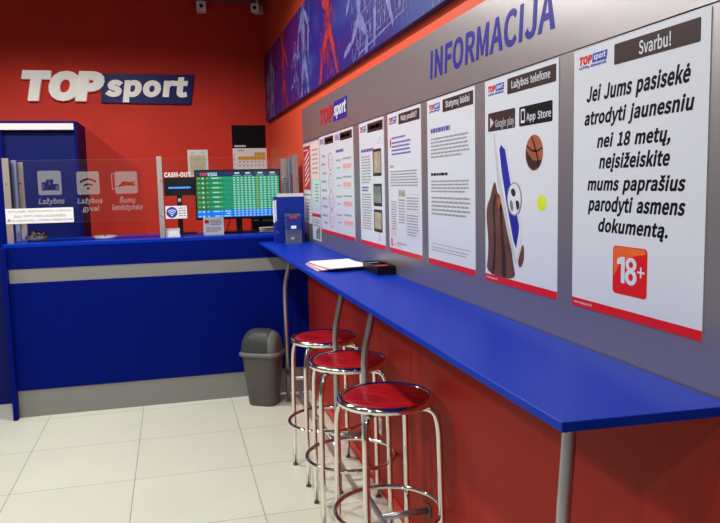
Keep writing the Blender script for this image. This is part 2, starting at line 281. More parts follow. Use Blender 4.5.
for _g in '''!113;46,77 68,77 72,262 40,262|56,-5 65,-3 73,2 78,10 79,20 78,30 73,37 65,42 56,44 47,42 40,37 35,30 33,20 35,10 40,2 47,-3~+194;84,41 110,41 110,117 181,117 181,141 110,141 110,218 84,218 84,141 13,141 13,117 84,117~,97;26,-67 48,-54 64,-38 74,-17 77,7 76,22 70,34 62,42 50,44 41,43 33,38 28,31 26,22 28,12 33,5 41,1 50,-1 54,0 51,-15 44,-28 33,-39 19,-48~-121;16,86 106,86 106,110 16,110~.97;49,-5 58,-3 65,2 70,10 72,20 70,30 65,37 58,42 49,44 40,42 32,37 27,30 26,20 27,10 32,2 40,-3~0194;97,-5 130,4 156,29 172,70 177,129 172,187 156,229 130,253 97,261 64,253 39,229 23,187 18,129 23,70 39,29 64,4|97,21 77,28 62,47 52,81 48,129 52,177 62,211 77,230 97,236 117,230 133,211 143,177 146,129 143,81 133,47 117,28~1194;31,0 172,0 172,27 120,27 120,257 96,257 72,246 42,238 42,218 88,218 88,27 31,27~2194;15,0 177,0 177,28 64,25 105,67 137,108 157,147 165,186 159,217 144,241 121,256 90,261 67,259 47,251 30,239 14,224 33,206 44,217 57,227 71,233 86,235 107,231 121,221 130,205 133,185 126,150 104,112 68,68 15,19~3194;92,-5 124,0 151,15 168,38 175,69 170,93 159,112 142,125 120,134 120,136 139,145 153,158 163,176 166,197 160,224 145,244 121,257 91,261 70,259 52,253 35,243 20,231 37,210 48,221 61,228 75,233 90,235 108,232 122,224 130,211 133,195 130,175 118,160 96,149 62,146 62,121 100,117 125,107 138,91 142,70 138,50 128,35 111,25 90,22 70,24 53,31 39,40 27,51 10,31 24,17 42,6 65,-2~4194;119,0 149,0 149,71 183,71 183,96 149,96 149,257 114,257 7,92 7,71 119,71|119,96 40,96 104,193 119,222 121,222 119,175~5194;92,-5 123,1 150,18 169,46 176,83 170,120 153,146 128,160 98,165 87,165 69,159 60,155 67,229 163,229 163,257 39,257 30,137 47,126 68,137 78,140 90,141 112,137 129,126 139,107 143,83 139,57 127,38 110,26 89,22 68,24 51,31 37,40 26,50 9,29 24,17 42,6 64,-2~6194;105,-5 134,1 157,18 173,45 179,79 174,114 160,139 137,154 108,159 93,157 77,151 63,141 50,129 56,179 70,212 91,229 116,235 127,234 138,230 148,223 157,215 175,235 163,246 149,254 133,259 114,261 79,254 48,230 27,187 20,123 26,67 44,27 71,3|50,103 63,118 77,128 90,134 103,136 123,132 137,120 146,102 149,79 145,55 136,37 123,25 105,21 84,26 67,42 56,68~7194;69,0 103,0 108,69 119,127 141,182 178,237 178,257 17,257 17,229 142,229 110,178 88,125 75,67~8194;98,-5 131,1 156,15 172,36 178,62 175,85 165,104 151,118 135,129 135,131 147,142 158,156 166,174 169,193 164,220 150,242 128,256 99,261 71,256 49,243 34,222 28,195 31,177 39,161 50,147 63,136 63,135 46,123 31,107 20,88 16,64 22,36 39,15 65,1|116,139 94,149 75,160 62,175 57,195 60,212 69,225 82,234 98,237 117,233 130,224 139,209 142,191 140,177 135,164 127,151|98,19 77,23 60,33 49,48 44,67 47,84 54,100 66,113 80,125 106,114 127,101 142,85 148,63 144,45 134,31 119,22~9194;82,-5 117,3 147,28 168,73 175,139 169,193 151,231 123,254 89,261 61,255 37,238 21,212 15,178 20,143 35,118 57,102 86,97 102,100 118,106 132,116 145,129 139,78 125,45 105,28 81,22 69,23 57,27 47,33 38,42 20,22 32,11 46,3 63,-3|145,155 132,140 118,129 105,123 91,121 71,125 57,137 48,155 46,178 49,202 58,220 72,232 89,236 111,231 128,216 139,190~:97;49,137 58,138 65,143 70,151 72,161 70,171 65,179 58,184 49,186 40,184 32,179 27,171 26,161 27,151 32,143 40,138|49,-5 58,-3 65,2 70,10 72,20 70,30 65,37 58,42 49,44 40,42 32,37 27,30 26,20 27,10 32,2 40,-3~?166;62,77 91,77 97,113 138,171 147,204 143,230 130,250 109,262 82,267 62,264 44,258 28,247 15,235 33,218 43,227 54,234 66,239 78,240 95,237 107,229 114,217 116,202 107,174 86,147 67,117|77,-5 87,-3 94,2 99,10 101,20 99,30 94,37 87,42 77,44 68,42 61,37 56,30 55,20 56,10 61,2 68,-3~A213;1,0 34,0 59,78 153,78 177,0 211,0 124,257 88,257|67,104 105,230 106,230 145,104~B230;35,0 117,0 156,5 187,19 207,42 214,75 210,99 200,117 183,129 162,137 162,138 178,147 190,159 197,176 200,194 193,223 175,242 147,253 111,257 35,257|68,148 68,231 107,231 134,229 153,222 164,209 168,190 164,172 153,159 134,151 106,148|68,26 68,123 112,123 142,120 164,111 178,97 182,76 178,54 164,38 142,29 112,26~C223;132,-5 155,-2 176,5 195,17 211,32 193,53 180,41 166,32 151,26 133,24 100,31 75,52 59,85 54,129 59,172 76,205 101,226 134,233 150,231 164,226 176,219 187,209 204,230 192,242 175,252 156,259 134,261 89,252 53,226 29,184 20,128 29,72 52,31 88,4~D241;35,0 101,0 152,9 190,34 212,75 220,129 212,184 189,224 152,248 99,257 35,257|68,27 68,230 97,230 136,224 165,204 181,172 187,129 181,86 165,54 136,34 97,27~E206;35,0 187,0 187,28 68,28 68,121 165,121 165,149 68,149 68,229 183,229 183,257 35,257~F193;35,0 68,0 68,115 166,115 166,143 68,143 68,229 183,229 183,257 35,257~G241;136,-5 161,-2 182,4 201,13 215,25 215,133 131,133 131,106 186,106 186,39 177,33 165,28 153,25 139,24 103,31 76,52 59,85 54,129 60,172 77,205 104,226 139,233 157,231 171,226 184,218 194,209 212,230 199,241 183,251 162,258 138,261 91,252 54,226 29,184 20,128 29,72 53,31 90,4~H255;35,0 68,0 68,121 187,121 187,0 220,0 220,257 187,257 187,149 68,149 68,257 35,257~I103;35,0 68,0 68,257 35,257~J187;83,-5 115,2 137,19 150,44 154,75 154,257 121,257 121,78 119,54 111,37 98,27 80,24 67,25 55,31 45,40 35,53 12,36 25,18 41,6 60,-2~K226;35,0 68,0 68,81 112,134 189,0 225,0 132,159 213,257 176,257 68,128 68,257 35,257~L190;35,0 180,0 180,28 68,28 68,257 35,257~M284;35,0 64,0 64,160 60,218 62,218 131,26 153,26 222,218 223,218 219,142 219,0 249,0 249,257 210,257 143,66 142,66 74,257 35,257~N253;35,0 66,0 65,155 62,215 63,215 91,162 185,0 218,0 218,257 187,257 187,103 192,42 190,42 162,95 68,257 35,257~O260;130,-5 174,5 209,31 231,74 239,129 231,185 209,226 174,252 130,261 86,252 51,226 28,185 20,129 28,74 51,31 86,5|130,24 98,31 74,52 59,86 54,129 59,172 74,205 98,226 130,233 161,226 185,205 201,172 206,129 201,86 185,52 161,31~P222;35,0 68,0 68,102 110,102 148,107 178,121 198,146 204,181 198,217 178,240 148,253 109,257 35,257|68,129 68,230 104,230 134,228 155,220 168,205 172,181 168,158 156,141 135,132 106,129~Q260;130,22 98,30 74,51 59,85 54,129 59,172 74,205 98,226 130,233 161,226 185,205 201,172 206,129 201,85 185,51 161,30|208,-64 230,-63 245,-58 239,-34 220,-37 212,-37 192,-35 174,-29 160,-18 149,-3 186,11 215,39 233,79 239,129 231,185 209,226 174,252 130,261 86,252 51,226 28,185 20,129 27,78 46,38 76,10 114,-4 128,-28 149,-47 176,-60~R222;68,135 68,230 111,230 137,228 157,220 169,206 173,185 169,163 157,147 137,138 111,135|176,0 213,0 147,112 171,122 189,137 201,158 205,185 199,219 180,241 152,253 116,257 35,257 35,0 68,0 68,109 114,109~S209;106,-5 143,1 170,17 188,40 194,68 190,93 178,112 162,126 141,137 89,159 75,168 65,180 62,196 65,211 75,223 90,230 110,233 127,231 142,226 156,219 168,209 185,230 170,242 152,252 132,259 110,261 77,256 52,242 35,221 29,193 34,169 46,150 63,137 81,127 135,103 148,94 157,82 161,65 157,48 146,35 130,27 107,24 87,26 68,33 51,43 36,56 17,33 35,18 56,6 80,-2~T210;89,0 121,0 121,229 199,229 199,257 11,257 11,229 89,229~U252;126,-5 163,1 192,20 211,54 218,106 218,257 187,257 187,105 183,66 170,41 150,28 126,24 103,28 84,41 71,66 67,105 67,257 34,257 34,106 41,54 61,20 90,1~V201;82,0 120,0 201,257 168,257 102,33 101,33 34,257 0,257~Y186;77,0 109,0 109,99 186,257 153,257 94,128 92,128 34,257 0,257 77,99~Z211;18,0 195,0 195,28 57,28 193,237 193,257 30,257 30,229 153,229 18,20~a197;76,-5 93,-2 109,3 125,12 140,23 143,0 169,0 169,117 165,149 154,174 133,189 103,195 81,193 61,187 43,179 29,170 41,148 53,156 67,162 82,167 98,168 117,164 129,154 136,138 137,120 85,111 49,97 28,77 21,49 25,26 36,10 54,-1|85,21 72,23 61,28 54,38 51,51 56,68 70,82 97,92 137,99 137,46 124,35 111,28 98,23~b216;116,-5 147,2 173,22 192,55 199,98 194,138 179,169 155,188 123,195 107,193 92,187 77,179 63,168 64,202 64,279 32,279 32,0 58,0 61,20 62,20 75,9 89,2 102,-3|111,22 100,23 89,27 77,33 64,42 64,142 78,153 90,161 103,166 115,168 138,163 154,149 163,127 165,98 161,66 150,42 132,28~c179;107,-5 124,-3 140,2 155,9 169,19 155,41 145,34 134,28 123,24 110,22 86,27 67,42 55,65 51,95 56,125 68,148 87,163 111,168 122,167 131,164 140,158 149,152 165,173 154,181 142,188 127,193 110,195 75,188 46,169 26,137 18,95 25,53 44,22 72,2~d217;97,-5 114,-2 129,3 143,12 156,22 159,0 185,0 185,279 153,279 153,206 154,173 142,182 130,189 116,194 101,195 70,188 43,168 25,137 19,95 24,53 40,21 65,2|104,22 82,27 65,42 55,65 51,95 56,125 68,148 85,163 106,168 118,167 130,163 141,157 153,148 153,48 141,37 129,29 117,24~e194;109,-5 127,-3 144,1 158,7 172,15 160,36 149,30 138,25 126,22 113,21 88,26 68,39 55,60 50,88 178,88 179,106 174,143 160,171 136,189 103,195 72,188 44,168 25,137 18,95 25,53 45,22 74,2|49,110 56,135 68,154 85,166 104,169 124,166 139,154 148,136 151,110~f114;12,164 37,164 37,0 69,0 69,164 110,164 110,190 69,190 69,220 71,236 76,248 84,255 96,258 112,255 118,252 125,277 110,282 93,283 68,279 51,266 41,247 37,221 37,190 12,188~g197;96,-88 136,-82 166,-68 186,-47 193,-22 188,-1 176,13 155,21 126,23 89,23 73,25 63,29 57,36 56,44 57,51 59,57 68,67 82,62 96,60 123,65 145,78 160,99 166,126 164,138 161,149 156,158 150,166 189,166 189,190 123,190 104,195 96,195 69,190 46,177 31,155 25,127 27,111 33,97 41,85 50,76 50,75 42,68 35,60 31,50 29,39 30,29 34,20 39,13 46,8 46,6 34,-3 25,-13 20,-25 18,-37 24,-58 40,-74 65,-84|96,82 80,85 68,94 59,108 56,127 59,146 68,160 80,169 96,172 112,169 125,160 133,146 137,127 133,108 125,94 112,85|101,-65 78,-63 60,-56 50,-46 46,-32 47,-24 50,-16 56,-8 65,0 90,-3 123,-3 139,-4 151,-8 159,-16 161,-27 157,-41 145,-54 126,-62~h213;32,0 64,0 64,138 78,151 90,160 103,165 116,167 133,164 144,155 150,139 152,116 152,0 184,0 184,120 181,152 170,176 152,190 126,195 108,193 91,186 77,176 63,163 64,202 64,279 32,279~i96;32,0 64,0 64,190 32,190|48,229 57,231 64,235 68,242 70,251 68,259 64,266 57,270 48,271 40,270 33,266 29,259 27,251 29,242 33,235 40,231~j96;12,-85 36,-80 53,-68 62,-48 64,-22 64,190 33,190 33,-22 32,-37 28,-49 21,-57 9,-59 -9,-56 -15,-80 4,-84|48,229 57,231 64,235 68,242 70,251 68,259 64,266 57,270 48,271 40,270 33,266 29,259 27,251 29,242 33,235 40,231~k193;32,0 64,0 64,50 99,92 155,0 190,0 118,113 181,190 146,190 65,90 64,90 64,279 32,279~l99;66,-5 84,-2 80,23 73,22 70,23 67,25 65,29 64,279 32,279 32,38 34,20 40,7 51,-2~m324;32,0 64,0 64,138 77,151 89,160 101,165 112,167 128,164 139,155 145,139 147,116 147,0 179,0 179,138 192,151 204,160 216,165 227,167 243,164 254,155 260,139 263,116 263,0 294,0 294,120 291,152 280,176 262,190 237,195 220,192 204,185 189,173 174,159 167,174 156,185 141,192 121,195 105,193 90,186 75,175 62,162 58,190 32,190~n214;32,0 64,0 64,138 78,151 90,160 103,165 116,167 133,164 144,155 150,139 152,116 152,0 184,0 184,120 181,152 170,176 152,190 126,195 108,193 91,186 76,175 62,162 58,190 32,190~o212;106,-5 139,2 167,22 187,53 194,95 187,137 167,169 139,188 106,195 73,188 45,169 25,137 18,95 25,53 45,22 73,2|106,22 84,27 66,42 55,65 51,95 55,125 66,148 84,163 106,168 129,163 146,148 157,125 161,95 157,65 146,42 129,27~p217;32,-80 64,-80 63,18 76,8 90,1 103,-3 116,-5 147,2 173,22 192,55 199,98 194,138 179,169 155,188 123,195 107,193 91,187 76,178 62,168 58,190 32,190|111,22 100,23 89,27 77,33 64,42 64,142 78,153 91,161 103,166 115,168 138,163 154,149 163,127 165,98 161,66 150,42 132,28~q217;153,-80 185,-80 185,190 159,190 155,172 143,182 130,189 116,194 101,195 70,188 43,168 25,137 19,95 24,53 40,21 65,2 97,-5 113,-3 128,3 142,12 154,22 153,-13|104,22 82,27 65,42 55,65 51,95 56,125 68,148 85,163 106,168 118,167 130,163 141,157 153,148 153,48 141,37 129,29 117,24~r136;32,0 64,0 64,122 75,143 87,156 100,164 112,166 131,163 137,191 127,194 116,195 101,192 86,184 73,172 62,155 58,190 32,190~s164;82,-5 112,0 133,12 146,30 151,52 146,75 132,90 114,101 78,116 65,122 56,131 52,143 54,153 61,162 72,168 88,170 100,169 111,165 131,153 146,173 134,182 120,189 104,193 87,195 59,191 39,179 26,162 22,141 27,120 39,105 57,94 93,80 107,72 117,63 120,50 118,38 111,29 99,23 83,20 67,22 53,27 39,34 27,43 11,22 26,11 43,3 62,-3~t132;92,-5 110,-2 127,2 121,27 105,22 99,21 85,24 76,31 71,42 70,58 70,164 121,164 121,190 70,190 70,244 43,244 40,190 9,188 9,164 38,164 38,59 41,33 50,13 66,0~u213;88,-5 106,-2 122,5 137,16 151,30 152,30 154,0 181,0 181,190 149,190 149,55 136,41 124,31 111,25 97,23 81,26 70,35 64,51 62,74 62,190 29,190 29,70 33,38 44,14 62,0~v182;73,0 111,0 178,190 146,190 93,26 91,26 38,190 5,190~w281;62,0 99,0 139,157 141,157 154,103 181,0 220,0 272,190 241,190 202,27 200,27 157,190 126,190 83,27 82,27 70,80 42,190 9,190~y182;35,-82 61,-77 80,-63 95,-42 106,-16 178,190 147,190 97,31 95,31 38,190 5,190 81,0 77,-15 70,-31 60,-44 49,-53 34,-56 19,-53 13,-78 29,-82~z166;12,0 156,0 156,26 53,26 153,173 153,190 23,190 23,164 112,164 12,17'''.split('~'):
    _a, _l = _g[1:].split(';', 1)
    GLYPHS[_g[0]] = (int(_a) / 500, [[tuple(int(v) / 500 for v in p.split(',')) for p in lp.split(' ')] for lp in _l.split('|')])
def embolden(loops, d):
    def area(L): return sum(L[k - 1][0] * L[k][1] - L[k][0] * L[k - 1][1] for k in range(len(L))) / 2
    sg = 1 if area(max(loops, key=lambda L: abs(area(L)))) > 0 else -1
    out = []
    for L in loops:
        L = [p for k, p in enumerate(L) if math.hypot(p[0] - L[k - 1][0], p[1] - L[k - 1][1]) > .0065]
        N = []
        for k in range(len(L)):
            a, b, c = L[k - 1], L[k], L[(k + 1) % len(L)]
            u = Vector((b[0] - a[0], b[1] - a[1])); v = Vector((c[0] - b[0], c[1] - b[1]))
            if u.length < 1e-6 or v.length < 1e-6: N.append(b); continue
            u.normalize(); v.normalize(); n1 = Vector((u.y, -u.x)) * sg; n2 = Vector((v.y, -v.x)) * sg
            m = n1 + n2
            if m.length < .2: m = n1 * 1.0
            else: m = m / max(.45, (1 + n1.dot(n2)))
            N.append((b[0] + m.x * d, b[1] + m.y * d))
        out.append(N)
    return out
def text(name, s, m, parent, x0, x1, z0, z1, y, bold=0., shear=0., th=.0004, fit='box', squeeze=1.):
    """lettering fitted to the box x0..x1, z0..z1 (in the front-view frame)"""
    letters = []; cx = 0.
    for ch in s:
        if ch == ' ': cx += .26; continue
        base, mark = MARKS.get(ch, (ch, None)); adv, L = GLYPHS[base]; L = list(L)
        xs_ = [p[0] for l in L for p in l]; zs_ = [p[1] for l in L for p in l]; mx, tz, rx_ = (min(xs_) + max(xs_)) / 2, max(zs_), max(xs_)
        if base == 'i' and mark: pass
        if mark == 'dot': extra = [circ(mx, tz + .10, .042, n=10)]
        elif mark == 'caron': extra = [[(mx - .10, tz + .15), (mx - .05, tz + .15), (mx, tz + .10), (mx + .05, tz + .15), (mx + .10, tz + .15), (mx + .03, tz + .05), (mx - .03, tz + .05)]]
        elif mark == 'macron': extra = [[(mx - .1, tz + .07), (mx + .1, tz + .07), (mx + .1, tz + .12), (mx - .1, tz + .12)]]
        elif mark == 'ogonek': o_ = rx_ - (.03 if base != 'i' else .06); extra = [[(o_, .02), (o_ - .07, -.08), (o_ - .06, -.14), (o_ + .01, -.16), (o_ + .05, -.145), (o_ + .045, -.115), (o_, -.115), (o_ - .02, -.085), (o_ + .03, .02)]]
        else: extra = []
        for grp in (L, extra):
            if not grp: continue
            if bold: grp = embolden(grp, bold)
            letters.append([[(p[0] + cx + p[1] * shear, p[1]) for p in lp] for lp in grp])
        cx += adv * squeeze + bold * 1.25
    xs = [p[0] for g in letters for l in g for p in l]; ys = [p[1] for g in letters for l in g for p in l]
    ax, bx_, ay, by = min(xs), max(xs), min(ys), max(ys); sx = (x1 - x0) / (bx_ - ax); sz = (z1 - z0) / (by - ay)
    bm = bmesh.new()
    for g in letters:
        me = shape_mesh(name, [[(x0 + (p[0] - ax) * sx, z0 + (p[1] - ay) * sz) for p in l] for l in g], y, th)
        bm.from_mesh(me); bpy.data.meshes.remove(me)
    return link(name, bm, m, parent)
MARKS = {'ą': ('a', 'ogonek'), 'č': ('c', 'caron'), 'ę': ('e', 'ogonek'), 'ė': ('e', 'dot'), 'į': ('i', 'ogonek'), 'š': ('s', 'caron'), 'ų': ('u', 'ogonek'), 'ū': ('u', 'macron'), 'ž': ('z', 'caron'),
         'Ą': ('A', 'ogonek'), 'Č': ('C', 'caron'), 'Ė': ('E', 'dot'), 'Į': ('I', 'ogonek'), 'Š': ('S', 'caron'), 'Ų': ('U', 'ogonek'), 'Ū': ('U', 'macron'), 'Ž': ('Z', 'caron')}
def words(bm, x0, x1, z0, z1, n, y, mi=0, fill=.45, wmin=.012, wmax=.04, ragged=.2):
    """rows of small print too fine to read, as short marks"""
    if n < 1: return bm
    dz = (z1 - z0) / n
    for i in range(n):
        zt = z1 - i * dz; x = x0; xe = x1 - random.random() * ragged * (x1 - x0) * (1 if i == n - 1 else .3)
        while x < xe - wmin * .6:
            w = min(random.uniform(wmin, wmax), xe - x)
            quad(bm, x, x + w, zt - dz * (.25 + fill), zt - dz * .25, y, mi); x += w + wmin * .35
    return bm

W = .929; YC = 5.065; HS = 1.109; HC = 1.160; YB = 6.909; WALL = .935; PANEL = .931; CEIL = 3.2

# ------------------------------------------------------------------ the room
def struct(name, bm, m):
    o = link(name, bm, m); o['kind'] = 'structure'; return o
XL, YF = -3.6, -1.6
struct('floor', bx(bmesh.new(), XL, WALL, YF, YB, -.05, 0), M['floor'])
struct('ceiling', bx(bmesh.new(), XL, WALL, YF, YB, CEIL, CEIL + .05), M['ceil'])
struct('wall_back', bx(bmesh.new(), XL - .1, WALL + .1, YB, YB + .1, 0, CEIL), M['red_wall'])
struct('wall_right', bx(bmesh.new(), WALL, WALL + .1, YF - .1, YB, 0, CEIL), M['orange_wall'])
struct('wall_left', bx(bmesh.new(), XL - .1, XL, YF - .1, YB, 0, CEIL), M['off_wall'])
struct('wall_front', bx(bmesh.new(), XL, WALL, YF - .1, YF, 0, CEIL), M['off_wall'])
struct('trim_1', bx(bmesh.new(), WALL - .004, WALL, YF, YC, .06, HS - .030), M['board_shaded_red'])  # board below the shelf, the shelf's shade is in its colour
struct('baseboard_right', bx(bmesh.new(), WALL - .010, WALL, YF, YC, 0, .06, .002), M['base_red'])

# ------------------------------------------------------------------ steel wall panel with vinyl logo and title
R90 = -PI / 2
pan = empty('steel_wall_panel', (PANEL, 5.108, HS), R90, 'brushed steel sheet covering the right wall above the long blue shelf, titled INFORMACIJA', 'wall panel')
PL = 5.108 + 1.2
box('lower_sheet', M['steel'], pan, 0, PL, 0, .0038, -.03, 1.8035 - HS)
box('upper_sheet', M['steel'], pan, 0, PL, 0, .0038, 1.8065 - HS, 2.0372 - HS)
box('seam_strip', M['print_black'], pan, 0, PL, .0020, .0038, 1.8035 - HS, 1.8065 - HS)
def pt(y): return 5.108 - y
text('title_lettering', 'INFORMACIJA', M['vinyl_blue'], pan, pt(2.497), pt(1.622), 1.872 - HS, 1.973 - HS, 0, bold=.024, shear=.10, th=.0007, squeeze=1.01)
text('logo_red_lettering', 'TOP', M['vinyl_red'], pan, pt(4.478), pt(4.10), 1.868 - HS, 1.966 - HS, 0, bold=.05, shear=.15, th=.002, squeeze=.97)
shape('logo_blue_field', [[(pt(4.10), 1.864 - HS), (pt(3.775), 1.861 - HS), (pt(3.755), 1.972 - HS), (pt(4.08), 1.972 - HS)]], M['vinyl_blue'], pan, 0, .001)
text('logo_white_lettering', 'sport', M['sheet'], pan, pt(4.075), pt(3.785), 1.872 - HS, 1.958 - HS, -.001, bold=.04, shear=.15, th=.001, squeeze=.96)

# ------------------------------------------------------------------ posters (A2 sheets; local x = distance along the wall, z = 0 at the bottom edge)
ZP = 1.203
def logo(root, x0=.024, x1=.134, z0=.553, z1=.580):
    mid = x0 + (x1 - x0) * .47; zb = z0 + (z1 - z0) * .27
    f = shape('logo', [[(mid, zb), (x1 - .003, zb), (x1, z1), (mid + .003, z1)]], M['print_blue'], root, -.0020, .0003)
    text('logo_red_lettering', 'TOP', M['print_red'], f, x0, mid, zb, z1, -.0020, bold=.05, shear=.15, squeeze=.95)
    text('logo_white_lettering', 'sport', M['sheet'], f, mid + .006, x1 - .006, zb + .002, z1 - .002, -.0023, bold=.03, shear=.15)
    text('logo_motto', 'LAŽYBŲ BENDROVĖ', M['print_blue'], f, x0, x1 - .004, z0 - .003, z0 + (z1 - z0) * .22, -.0020, bold=.02)
def poster(y0, w, label, title=None, bar=(.157, .416), tx=None, foot=True, group=None, z=ZP, h=.597):
    r = empty('wall_poster', (W + .0020, y0, z), R90, label, 'poster', group)
    box('sheet', M['sheet'], r, 0, w, -.0018, 0, 0, h)
    if foot: box('footer_band', M['print_red'], r, 0, w, -.0021, -.0018, 0, .020)
    if title:
        b = shape('title_bar', [rrect(bar[0], bar[1], .542, .585, .003)], M['print_brown'], r, -.0020, .0003)
        a, c = tx or (bar[0] + .05, bar[1] - .05)
        if title == '-':
            bm = bmesh.new(); words(bm, a, c, .550, .580, 1, -.0023, wmin=.03, wmax=.10, fill=.6, ragged=0); link('title_lettering', bm, M['sheet'], b)
        else: text('title_lettering', title, M['sheet'], b, a, c, .549, .578, -.0023, bold=.012)
        logo(r, .022, min(.132, bar[0] - .02))
    return r
def body(root, name, items, m):
    bm = bmesh.new()
    for it in items: words(bm, *it[:5], -.0023, **(it[5] if len(it) > 5 else {}))
    return link(name, bm, m, root)
GP = None
# 18+ poster
p = poster(1.530, .441, 'large white poster with bold black text and a red 18+ square', 'Svarbu!', tx=(.241, .337))
for k, (s, a, c, z0, z1) in enumerate([('Jei Jums pasisekė', .053, .393, 1.668, 1.714), ('atrodyti jaunesniu', .046, .405, 1.617, 1.659), ('nei 18 metų,', .097, .342, 1.565, 1.604),
        ('neįsižeiskite', .106, .342, 1.518, 1.560), ('mums paprašius', .061, .388, 1.470, 1.509), ('parodyti asmens', .064, .389, 1.423, 1.466), ('dokumentą.', .106, .341, 1.378, 1.418)]):
    text('black_lettering', s, M['print_black'], p, a, c, z0 - ZP, z1 - ZP, -.0019, bold=.028, shear=.22, squeeze=.98)
sq = shape('age_limit_square', [rrect(.164, .281, .053, .157, .010)], M['print_red'], p, -.0019, .0003)
shape('glossy_highlight', [[(.168, .090), (.190, .118), (.225, .136), (.277, .146), (.272, .155), (.172, .155), (.166, .148)]], M['print_orange'], sq, -.0022, .0002)
bm = bmesh.new()
for L_ in ([[(.180, .124), (.183, .130), (.196, .1345), (.208, .1345), (.208, .078), (.195, .078), (.195, .119), (.181, .1165)]],
           [circ(.229, .1200, .0185, .0150, 28), circ(.229, .1200, .0075, .0065, 20)], [circ(.229, .0935, .0200, .0170, 28), circ(.229, .0935, .0080, .0078, 20)]):
    me_ = shape_mesh('n', L_, -.0025 if L_[0][0][1] > .1 else -.0027, .0004); bm.from_mesh(me_); bpy.data.meshes.remove(me_)
link('white_numerals', bm, M['sheet'], sq)
text('white_plus', '+', M['sheet'], sq, .250, .274, .096, .118, -.0025, bold=.01)
text('web_address', 'www.topsport.lt', M['sheet'], p, .010, .085, .006, .014, -.0021)

# phone betting poster
p = poster(2.025, .425, 'white poster with a hand holding a phone, a basketball and two store badges', 'Lažybos telefone', bar=(.149, .413), tx=(.175, .385))
b = shape('store_badge', [rrect(.022, .196, 1.650 - ZP, 1.704 - ZP, .005)], M['print_brown'], p, -.0019, .0003); tag(b, 'brown store badge with a triangle')
text('badge_lettering', 'Google play', M['print_lgrey'], b, .072, .190, 1.653 - ZP, 1.683 - ZP, -.0022, bold=.004)
shape('play_triangle', [[(.036, 1.660 - ZP), (.062, 1.675 - ZP), (.036, 1.692 - ZP)]], M['print_lgrey'], b, -.0022, .0002)
b = shape('store_badge', [rrect(.220, .397, 1.650 - ZP, 1.702 - ZP, .005)], M['print_black'], p, -.0019, .0003); tag(b, 'black store badge with a phone outline')
text('badge_lettering', 'App Store', M['sheet'], b, .262, .390, 1.656 - ZP, 1.682 - ZP, -.0022, bold=.012)
shape('phone_outline', [rrect(.230, .253, 1.658 - ZP, 1.696 - ZP, .004), rrect(.2335, .2495, 1.665 - ZP, 1.690 - ZP, .002)], M['sheet'], b, -.0022, .0002)
q = lambda L: [(a, c - ZP) for a, c in L]
def soft(L, n=2):
    for _ in range(n):
        o_ = []
        for k in range(len(L)):
            a_, b_ = L[k], L[(k + 1) % len(L)]
            o_ += [(a_[0] * .75 + b_[0] * .25, a_[1] * .75 + b_[1] * .25), (a_[0] * .25 + b_[0] * .75, a_[1] * .25 + b_[1] * .75)]
        L = o_
    return L
h = shape('printed_hand', [soft(q([(.004, 1.222), (.020, 1.28), (.022, 1.33), (.008, 1.39), (.012, 1.43), (.036, 1.455), (.050, 1.485), (.062, 1.502), (.074, 1.498), (.082, 1.470), (.104, 1.462), (.128, 1.425), (.148, 1.38), (.178, 1.30), (.186, 1.27), (.205, 1.222)]))], M['skin'], p, -.0019, .0003)
shape('finger_shadow', [soft(q([(.044, 1.224), (.060, 1.30), (.060, 1.37), (.050, 1.42), (.058, 1.45), (.072, 1.47), (.078, 1.465), (.066, 1.42), (.072, 1.36), (.074, 1.30), (.062, 1.224)])),
                        soft(q([(.110, 1.224), (.116, 1.28), (.108, 1.35), (.100, 1.41), (.104, 1.445), (.114, 1.43), (.120, 1.36), (.140, 1.28), (.145, 1.224)]))], M['skin_dark'], h, -.0022, .0002)
shape('finger_tip', [soft(q([(.080, 1.452), (.100, 1.458), (.116, 1.432), (.112, 1.415), (.094, 1.42)]))], M['print_pink'] if False else M['basket'], h, -.0022, .0002)
ph = shape('printed_phone', [q([(.060, 1.640), (.066, 1.650), (.090, 1.640), (.110, 1.622), (.145, 1.590), (.190, 1.475), (.236, 1.372), (.238, 1.352), (.207, 1.274), (.196, 1.270), (.155, 1.36), (.085, 1.50)])], M['sheet'], p, -.0022, .0003)
shape('phone_body_edge', [q([(.060, 1.640), (.066, 1.646), (.100, 1.52), (.170, 1.355), (.207, 1.280), (.198, 1.270), (.156, 1.345), (.085, 1.50)])], M['print_lgrey'], ph, -.0025, .0002)
shape('phone_screen', [q([(.099, 1.595), (.110, 1.608), (.136, 1.592), (.172, 1.49), (.222, 1.380), (.220, 1.362), (.204, 1.315), (.188, 1.335), (.145, 1.44), (.114, 1.53)])], M['phone_blue'], ph, -.0025, .0002)
s = shape('printed_football', [circ(.193, 1.453 - ZP, .042, .046)], M['sheet'], p, -.0028, .0003)
shape('football_outline', [circ(.193, 1.453 - ZP, .043, .047), circ(.193, 1.453 - ZP, .039, .043)], M['print_grey'], s, -.0031, .0002)
shape('football_patch', [soft(q([(.170, 1.478), (.190, 1.485), (.205, 1.470), (.195, 1.458), (.180, 1.462)])), soft(q([(.200, 1.450), (.222, 1.448), (.226, 1.430), (.210, 1.420), (.205, 1.435)]))], M['skin_dark'], s, -.0031, .0002)
shape('football_patch', [soft(q([(.166, 1.450), (.182, 1.448), (.190, 1.425), (.180, 1.415), (.168, 1.430)]))], M['photo_green'], s, -.0031, .0002)
b = shape('printed_basketball', [circ(.304, 1.576 - ZP, .047, .047)], M['basket'], p, -.0019, .0003)
def inball(L): 
    o_ = []
    for a_, c_ in L:
        dx, dz = a_ - .304, c_ - .373; r_ = math.hypot(dx, dz); k_ = min(1, .0455 / max(r_, 1e-6)); o_.append((.304 + dx * k_, .373 + dz * k_))
    return o_
